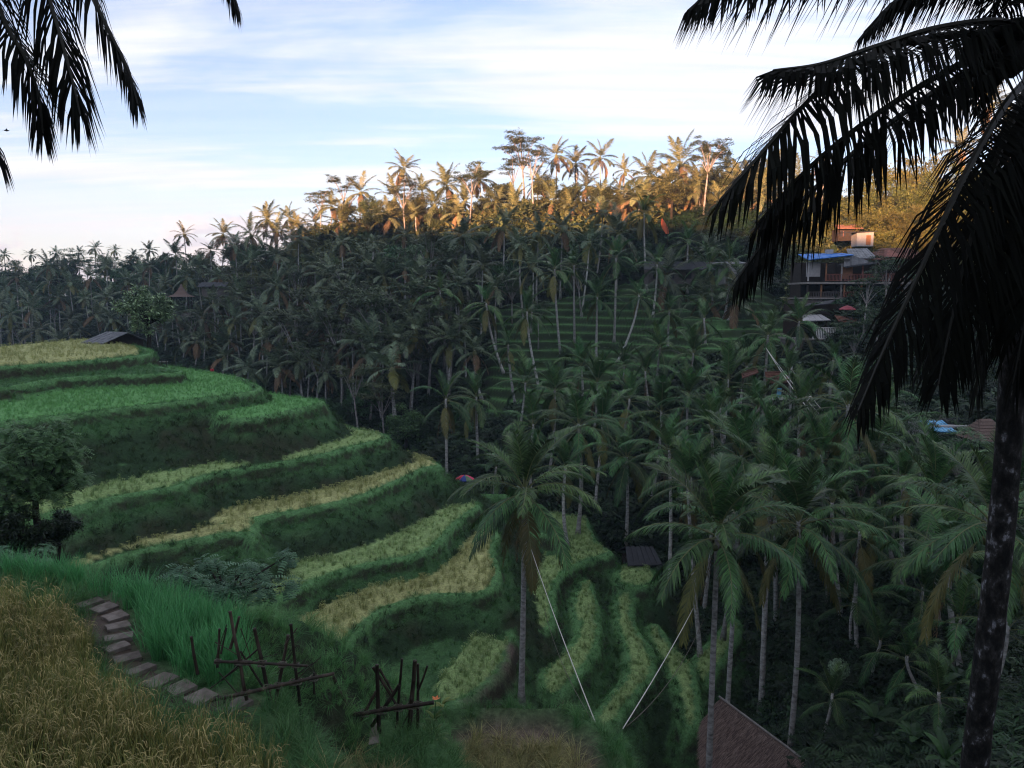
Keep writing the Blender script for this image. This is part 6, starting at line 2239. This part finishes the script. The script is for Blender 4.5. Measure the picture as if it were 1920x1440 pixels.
H_.box('retaining_wall', V(1555, 652, 2.0), (9.0, 4.4, 2.0), M_PLASTER_DK)
H_.box('deck', V(1555, 636, 2.0), (9.4, 4.8, 0.2), M_CONC)
H_.railing(V(1522, 636, -0.3), V(1618, 636, -0.3), 1.4, M_WHITE, 30, 0.09)
H_.slope('awning', V(1500, 602, -0.6), V(1552, 600, -0.6), V(1548, 591, 1.6), V(1512, 591, 1.6), M_PLASTER, cols=4)
H_.slope('awning', V(1512, 575, 1.4), V(1562, 570, 1.4), V(1582, 563, 3.0), V(1530, 570, 3.0), M_METAL_DK, cols=4)
H_.slope('awning', V(1568, 603, -0.5), V(1612, 606, -0.5), V(1606, 596, 1.2), V(1570, 592, 1.2), M_TILE, rows=4)
for x_ in (1506, 1548, 1572, 1606):
    H_.box('post', V(x_, 618, 0.0), (0.12, 0.12, 2.4), M_WOOD_DK)
H_.box('back_wall', V(1555, 605, 3.4), (9.0, 0.15, 4.4), M_WOOD_DK)
root = empty('red_parasol', P(1588, 596, 93))
tag(root, 'faded red parasol between the cafe awnings and the restaurant', 'parasol')


def parasol(root, rad, h, mats, n=8, drop=0.4):
    c = MB()
    for i in range(n):
        a0, a1 = 2 * math.pi * i / n, 2 * math.pi * (i + 1) / n
        m_ = MB()
        rows_ = []
        for t, z_ in ((0.0, h), (0.5, h - drop * 0.32), (1.0, h - drop)):
            rows_.append((Vector((math.cos(a0) * rad * t, math.sin(a0) * rad * t, z_)), Vector((math.cos(a1) * rad * t, math.sin(a1) * rad * t, z_ - 0.0))))
        m_.add([rows_[0][0], rows_[1][0], rows_[1][1]], [(0, 1, 2)])
        m_.add([rows_[1][0], rows_[2][0], rows_[2][1], rows_[1][1]], [(0, 1, 2, 3)])
        m_.add([rows_[2][0], rows_[2][1], rows_[2][1] - Vector((0, 0, 0.1)), rows_[2][0] - Vector((0, 0, 0.1))], [(0, 1, 2, 3)])
        link('panel', m_.mesh('panel', [mats[i % len(mats)]]), root)
    m_ = MB()
    m_.tube([(0, 0, 0), (0, 0, h + 0.08)], [0.03, 0.025], 6)
    link('pole', m_.mesh('pole', [M_WOOD_DK]), root)


parasol(root, 1.0, 1.5, [plain('faded_red_cloth', (0.30, 0.06, 0.075))], 8, 0.45)
up = P(866, 925, 66)
root = empty('beach_parasol', (up.x + 0.25, up.y, up.z - 0.30), 0.25)
tag(root, 'red, blue and green parasol half hidden behind the end of the spur', 'parasol')
parasol(root, 0.85, 1.95, [M_RED, M_NAVY, plain('green_cloth', (0.10, 0.16, 0.08)), plain('pink_cloth', (0.55, 0.05, 0.12))], 8, 0.36)

# --- roofs in the gully at the right
h0 = P(1775, 818, 62)
k_ = 62 / FPX
H_ = House('gully_house', (h0.x, h0.y, h0.z), 0, 'house with a pale blue sheet roof behind the hanging black fronds', 'house')
H_.box('wall', (0.6, 1.6, -0.3), (4.6, 2.6, 2.2), M_PLASTER)
H_.slope('roof', ((1742 - 1775) * k_, -0.5, 0.50), ((1788 - 1775) * k_, -0.5, 0.42), ((1790 - 1775) * k_, 1.8, 1.0), ((1744 - 1775) * k_, 1.8, 1.05), M_BLUE_PALE, cols=6)
H_.slope('roof', ((1789 - 1775) * k_, -0.2, 0.35), ((1835 - 1775) * k_, -0.2, 0.2), ((1828 - 1775) * k_, 2.2, 1.25), ((1795 - 1775) * k_, 2.2, 1.1), M_METAL_DK, cols=5)
H_.box('door', (1.0, 0.27, -0.5), (0.8, 0.05, 1.6), M_WHITE)
H_.box('base', (0.6, 1.6, -2.4), (4.8, 2.8, 2.0), M_PLASTER_DK)
h0 = P(1850, 830, 58)
H_ = House('thatched_shelter', (h0.x, h0.y, h0.z), 0, 'small thatched shelter next to the pale blue roof', 'shelter')
H_.slope('roof', (-1.2, -0.9, 0.2), (1.7, -0.9, 0.2), (0.7, 0.8, 1.7), (-0.1, 0.8, 1.7), M_THATCH, rows=7)
H_.slope('roof', (-1.2, 2.2, 0.2), (-1.2, -0.9, 0.19), (-0.1, 0.8, 1.69), (-0.1, 0.85, 1.7), M_THATCH, rows=7)
for x_ in (-0.9, 1.4):
    for y_ in (-0.5, 1.8):
        H_.box('post', (x_, y_, -0.8), (0.12, 0.12, 2.0), M_WOOD_DK)
H_.box('bench', (0.2, 0.6, -1.2), (1.8, 0.6, 0.5), M_CONC)
h0 = P(1202, 1045, 60)
H_ = House('dark_shed', (h0.x, h0.y, h0.z), 0.1, 'dark blue-grey shed roof at the edge of the lowest rice fields', 'shed')
H_.slope('roof', (-1.3, -0.9, -0.35), (1.5, -0.9, -0.35), (1.3, 1.1, 0.45), (-1.0, 1.1, 0.55), M_METAL_DK, cols=6)
H_.slope('roof', (-1.3, 3.0, -0.35), (1.5, 3.0, -0.35), (1.3, 1.1, 0.46), (-1.0, 1.1, 0.56), M_METAL_DK, cols=6)
H_.box('wall', (0.1, 1.0, -1.7), (2.2, 2.6, 2.6), M_WOOD_DK)

# --- grassy yellow slope in front of the restaurant
pts = np.stack([RNG.uniform(-1, 1, 900), RNG.uniform(-1, 1, 900)], 1)
pts = pts[np.hypot(pts[:, 0], pts[:, 1]) < 1]
cc = P(1545, 690, 82)
xs, ys = cc.x + pts[:, 0] * 5.5, cc.y + pts[:, 1] * 4.5
zs = height(xs, ys)
n = len(xs)
scatter('grass', np.stack([xs, ys, zs], 1), yaw(n, 0.4), RNG.uniform(0.5, 1.1, n), RNG.integers(0, 5, n), T_DRY, 'yellowish long grass on the slope below the restaurant', 'grass')

# --- banana plants in the gully
BNG = 'banana plants in the gully'
for i, (a, b, d, s) in enumerate([(1850, 905, 40, 1.2), (1720, 1360, 26, 0.55), (1775, 1390, 23, 0.5), (1640, 1330, 30, 0.6), (1800, 1250, 30, 0.7), (1580, 1170, 44, 0.9)]):
    c = P(a, b, d)
    z = min(c.z, gh(c.x, c.y) + 0.5)
    root = empty('banana_plant', (c.x, c.y, z), random.uniform(0, 6))
    tag(root, 'banana plant with broad torn leaves in the dark gully', 'banana plant', BNG)
    mb = MB()
    mb.tube([(0, 0, -0.5), (0, 0, 0.6), (0, 0, 1.3)], [0.13, 0.11, 0.06], 7)
    link('stem', mb.mesh('stem', [M_BANANA]), root, scale=s)
    mb = MB()
    r = random.Random(40 + i)
    for k in range(8):
        one = MB()
        sp = spine_curve(2.2 * r.uniform(.75, 1.15), R(r.uniform(40, 82)), R(r.uniform(60, 110)), 7)
        row = []
        for q_, p in enumerate(sp):
            w = 0.30 * math.sin(math.pi * (0.12 + 0.86 * q_ / 7)) ** 0.7
            row.append((p + Vector((0, -w, -w * 0.25)), p, p + Vector((0, w, -w * 0.25))))
        t = r.random()
        for q_ in range(7):
            a_, b_ = row[q_], row[q_ + 1]
            one.add([a_[0], a_[1], b_[1], b_[0]], [(0, 1, 2, 3)], 0, t)
            one.add([a_[1], a_[2], b_[2], b_[1]], [(0, 1, 2, 3)], 0, t)
        link('leaf', one.mesh('leaf', [M_BANANA]), root, (0, 0, 1.2 * s), (0, 0, k * 2.4 + r.uniform(-.3, .3)), s)

# pale round flowering bush in the gully
c = P(1573, 1255, 37)
root = empty('round_flower_head', (c.x, c.y, c.z - 1.6))
tag(root, 'pale round ball of blossom glowing in the dark gully', 'flower')
mb = MB()
mb.tube([(0, 0, -1.5), (0.02, 0, 0.6), (0, 0, 1.5)], [0.05, 0.04, 0.03], 6)
link('stem', mb.mesh('stem', [M_BARK_DKTREE]), root)
mb = MB()
r = random.Random(9)
for _ in range(420):
    u_ = Vector((r.gauss(0, 1), r.gauss(0, 1), r.gauss(0, 1))).normalized()
    p = Vector((0, 0, 1.62)) + u_ * 0.5 * r.uniform(0.82, 1.05)
    s1 = u_.cross(Vector((0.3, 0.5, 0.8))).normalized() * 0.06
    s2 = u_.cross(s1).normalized() * 0.06
    mb.add([p - s1, p + s2, p + s1 + u_ * 0.03, p - s2], [(0, 1, 2, 3)], 0, r.random())
link('blossom', mb.mesh('blossom', [leaf_mat('pale_blossom', (0.12, 0.20, 0.11), (0.30, 0.40, 0.27), 0.1, 0.2)]), root)


# ================================================================== PERSON AND BIRD
def skin_body(name, verts, edges, radii, mat, parent, loc):
    me = bpy.data.meshes.new(name)
    me.from_pydata(verts, edges, [])
    o = link(name, me, parent, loc)
    sk = o.modifiers.new('skin', 'SKIN')
    for i, v_ in enumerate(me.skin_vertices[0].data):
        v_.radius = (radii[i], radii[i])
        v_.use_root = (i == 0)
    sb = o.modifiers.new('sub', 'SUBSURF')
    sb.levels = sb.render_levels = 2
    me.materials.append(mat)
    return o


fp = P(398, 703, 83)
root = empty('person', (fp.x, fp.y, fp.z - 0.75), 2.6)
tag(root, 'small person in a red shirt walking behind the bright green terrace', 'person')
V_ = [(0, 0, 0.90), (0, 0, 1.12), (0, 0, 1.34), (0, 0, 1.47), (0, 0.02, 1.60), (0, 0.02, 1.69),
      (-0.17, 0, 1.36), (-0.24, 0.03, 1.10), (-0.22, 0.14, 0.88), (0.17, 0, 1.36), (0.24, -0.02, 1.10), (0.23, 0.10, 0.90),
      (-0.09, 0, 0.86), (-0.10, 0.05, 0.48), (-0.10, 0.0, 0.07), (-0.10, 0.13, 0.03), (0.09, 0, 0.86), (0.10, 0.10, 0.48), (0.10, 0.02, 0.07), (0.10, 0.16, 0.03)]
E_ = [(0, 1), (1, 2), (2, 3), (3, 4), (4, 5), (2, 6), (6, 7), (7, 8), (2, 9), (9, 10), (10, 11), (0, 12), (12, 13), (13, 14), (14, 15), (0, 16), (16, 17), (17, 18), (18, 19)]
R__ = [0.13, 0.13, 0.14, 0.055, 0.09, 0.07, 0.06, 0.045, 0.03, 0.06, 0.045, 0.03, 0.09, 0.065, 0.04, 0.03, 0.09, 0.065, 0.04, 0.03]
skin_body('body', V_, E_, R__, M_SKIN, root, (0, 0, 0))
skin_body('shirt', [(0, 0, 0.92), (0, 0, 1.12), (0, 0, 1.36), (-0.18, 0, 1.37), (-0.235, 0.02, 1.15), (0.18, 0, 1.37), (0.235, -0.01, 1.15)], [(0, 1), (1, 2), (2, 3), (3, 4), (2, 5), (5, 6)], [0.16, 0.155, 0.155, 0.085, 0.07, 0.085, 0.07], M_RED, root, (0, 0, 0))
skin_body('trousers', [(0, 0, 0.92), (-0.09, 0, 0.84), (-0.10, 0.05, 0.48), (-0.10, 0.0, 0.14), (0.09, 0, 0.84), (0.10, 0.10, 0.48), (0.10, 0.02, 0.14)], [(0, 1), (1, 2), (2, 3), (0, 4), (4, 5), (5, 6)], [0.15, 0.10, 0.08, 0.065, 0.10, 0.08, 0.065], M_BLACKC, root, (0, 0, 0))
skin_body('hair', [(0, -0.01, 1.70), (0, -0.05, 1.62)], [(0, 1)], [0.088, 0.085], M_HAIR, root, (0, 0, 0))

bp_ = P(12, 245, 60)
mb = MB()
mb.tube([(-0.16, 0, 0), (-0.08, 0, 0.01), (0.02, 0, 0.0), (0.12, 0, 0.02), (0.2, 0, 0.02)], [0.015, 0.05, 0.06, 0.045, 0.008], 7)
for sg in (-1, 1):
    mb.add([(-0.06, sg * 0.04, 0.02), (0.06, sg * 0.04, 0.02), (0.03, sg * 0.22, 0.12), (-0.05, sg * 0.22, 0.11), (-0.08, sg * 0.42, 0.06)], [(0, 1, 2, 3), (3, 2, 4)])
mb.add([(-0.15, 0.01, 0), (-0.15, -0.01, 0), (-0.28, -0.06, 0.0), (-0.28, 0.06, 0.0)], [(0, 1, 2, 3)])
tag(link('bird', mb.mesh('bird', [M_BLACKC]), None, bp_, (0, 0, 0.7)), 'tiny dark bird flying in the open sky at the far left', 'bird')


# ================================================================== HAZE
HZ = True
if HZ:
    mb = MB()
    mb.box((0, 440, 28), (1830, 1750, 176))
    m, nt, N, L = _nt('valley_haze')
    pv = N.new('ShaderNodeVolumePrincipled')
    pv.inputs['Color'].default_value = (0.66, 0.82, 1.0, 1)
    pv.inputs['Density'].default_value = 0.00027
    pv.inputs['Anisotropy'].default_value = 0.0
    out = N.new('ShaderNodeOutputMaterial')
    L.new(pv.outputs[0], out.inputs['Volume'])
    m.volume_intersection_method = 'FAST' if hasattr(m, 'volume_intersection_method') else None
    hz = link('haze', mb.mesh('haze', [m]))
    tag(hz, 'thin blue evening haze filling the valley', 'haze', kind='stuff')


# ================================================================== WHICH ONE IS WHICH
ORD = 'first second third fourth fifth sixth seventh eighth ninth tenth eleventh twelfth thirteenth fourteenth fifteenth sixteenth seventeenth eighteenth nineteenth twentieth'.split()


def single_out(group, kind, zones):
    """give every member of a group a label of its own: the stretch it stands in, its row there, its place along that row"""
    mem = []
    for o in list(COL.objects):
        if o.parent is None and o.get('group') == group:
            top = o.location.copy()
            for ch in o.children:
                if ch.name.startswith(('crown', 'frond')):
                    top = o.location + Vector(ch.location)
                    break
            px, py, _ = project(np.array([top.x]), np.array([top.y]), np.array([top.z]))
            mem.append((float(px[0]), float(py[0]), o))
    lo = -1e9
    for hi, phrase in zones:
        z = [m for m in mem if lo <= m[0] < hi]
        lo = hi
        if not z:
            continue
        z.sort(key=lambda m: m[1])
        nr = 1 if len(z) <= 6 else (2 if len(z) <= 14 else 3)
        names = {1: [''], 2: ['upper', 'lower'], 3: ['upper', 'middle', 'lower']}[nr]
        for r_ in range(nr):
            row = sorted(z[r_ * len(z) // nr:(r_ + 1) * len(z) // nr], key=lambda m: m[0])
            for i, m in enumerate(row):
                where = phrase + (', %s row' % names[r_] if names[r_] else '')
                if len(row) == 1:
                    m[2]['label'] = '%s %s' % (kind, where)
                else:
                    m[2]['label'] = '%s %s, %s from left' % (kind, where, ORD[min(i, 19)])


single_out(VG, 'green valley-floor palm', [(1100, 'beside the tall terrace palm'), (1300, 'below the far terraces'), (1480, 'below the red tiled shelter'), (9e9, 'under the hanging black fronds')])
single_out(SG, 'shaded grey palm', [(180, 'left of the tin-roofed hut'), (340, 'above the tin-roofed hut'), (480, 'above the bright green terrace'), (620, 'above the rounded terrace end'), (740, 'above the golden strip'), (860, 'above the parasol'), (1010, 'above the tall terrace palm'), (1160, 'above the far terraces'), (9e9, 'by the long dark-roofed house')])
single_out(LG, 'orange-lit ridge palm', [(480, 'at the low end of the ridge'), (660, 'on the rising ridge'), (800, 'on the middle of the ridge'), (950, 'left of the tallest tree'), (1100, 'beside the tallest tree'), (1240, 'left of the red banner'), (1420, 'right of the red banner'), (9e9, 'behind the black fronds')])
single_out(HG, 'hazy far-off palm', [(150, 'at the far left skyline'), (9e9, 'on the skyline above the hut')])
single_out(AG, 'orange-lit leafy ridge tree', [(560, 'at the low end of the ridge'), (760, 'on the rising ridge'), (950, 'left of the tallest tree'), (1130, 'beside the tallest tree'), (1250, 'left of the red banner'), (9e9, 'right of the red banner')])
single_out(WG, 'pale-stemmed feathery tree', [(420, 'above the tin-roofed hut'), (560, 'above the bright green terrace'), (680, 'above the rounded terrace end'), (790, 'above the golden strip'), (9e9, 'beside the far terraces')])
single_out(DG, 'dark round-headed tree', [(300, 'above the tin-roofed hut'), (520, 'above the bright green terrace'), (720, 'above the rounded terrace end'), (920, 'above the parasol'), (9e9, 'around the far terraces')])
single_out(FG, 'hazy far-off leafy tree', [(100, 'at the far left edge'), (210, 'left of the hut'), (9e9, 'above the hut')])
single_out(BG, 'yellow-lit bamboo clump', [(1640, 'above the blue roof'), (1730, 'above the red tiled roof'), (9e9, 'behind the black fronds')])
single_out(RG, 'leafy tree below the restaurant', [(1630, 'beside the cafe terrace'), (9e9, 'right of the cafe terrace')])
single_out(GG, 'leafy gully tree', [(1700, 'left of the pale blue roof'), (9e9, 'below the pale blue roof')])
single_out(GPG, 'young gully palm', [(1690, 'behind the thatched roof'), (9e9, 'beside the black trunk')])
single_out(BNG, 'banana plant in the gully', [(1700, 'behind the thatched roof'), (9e9, 'beside the black trunk')])
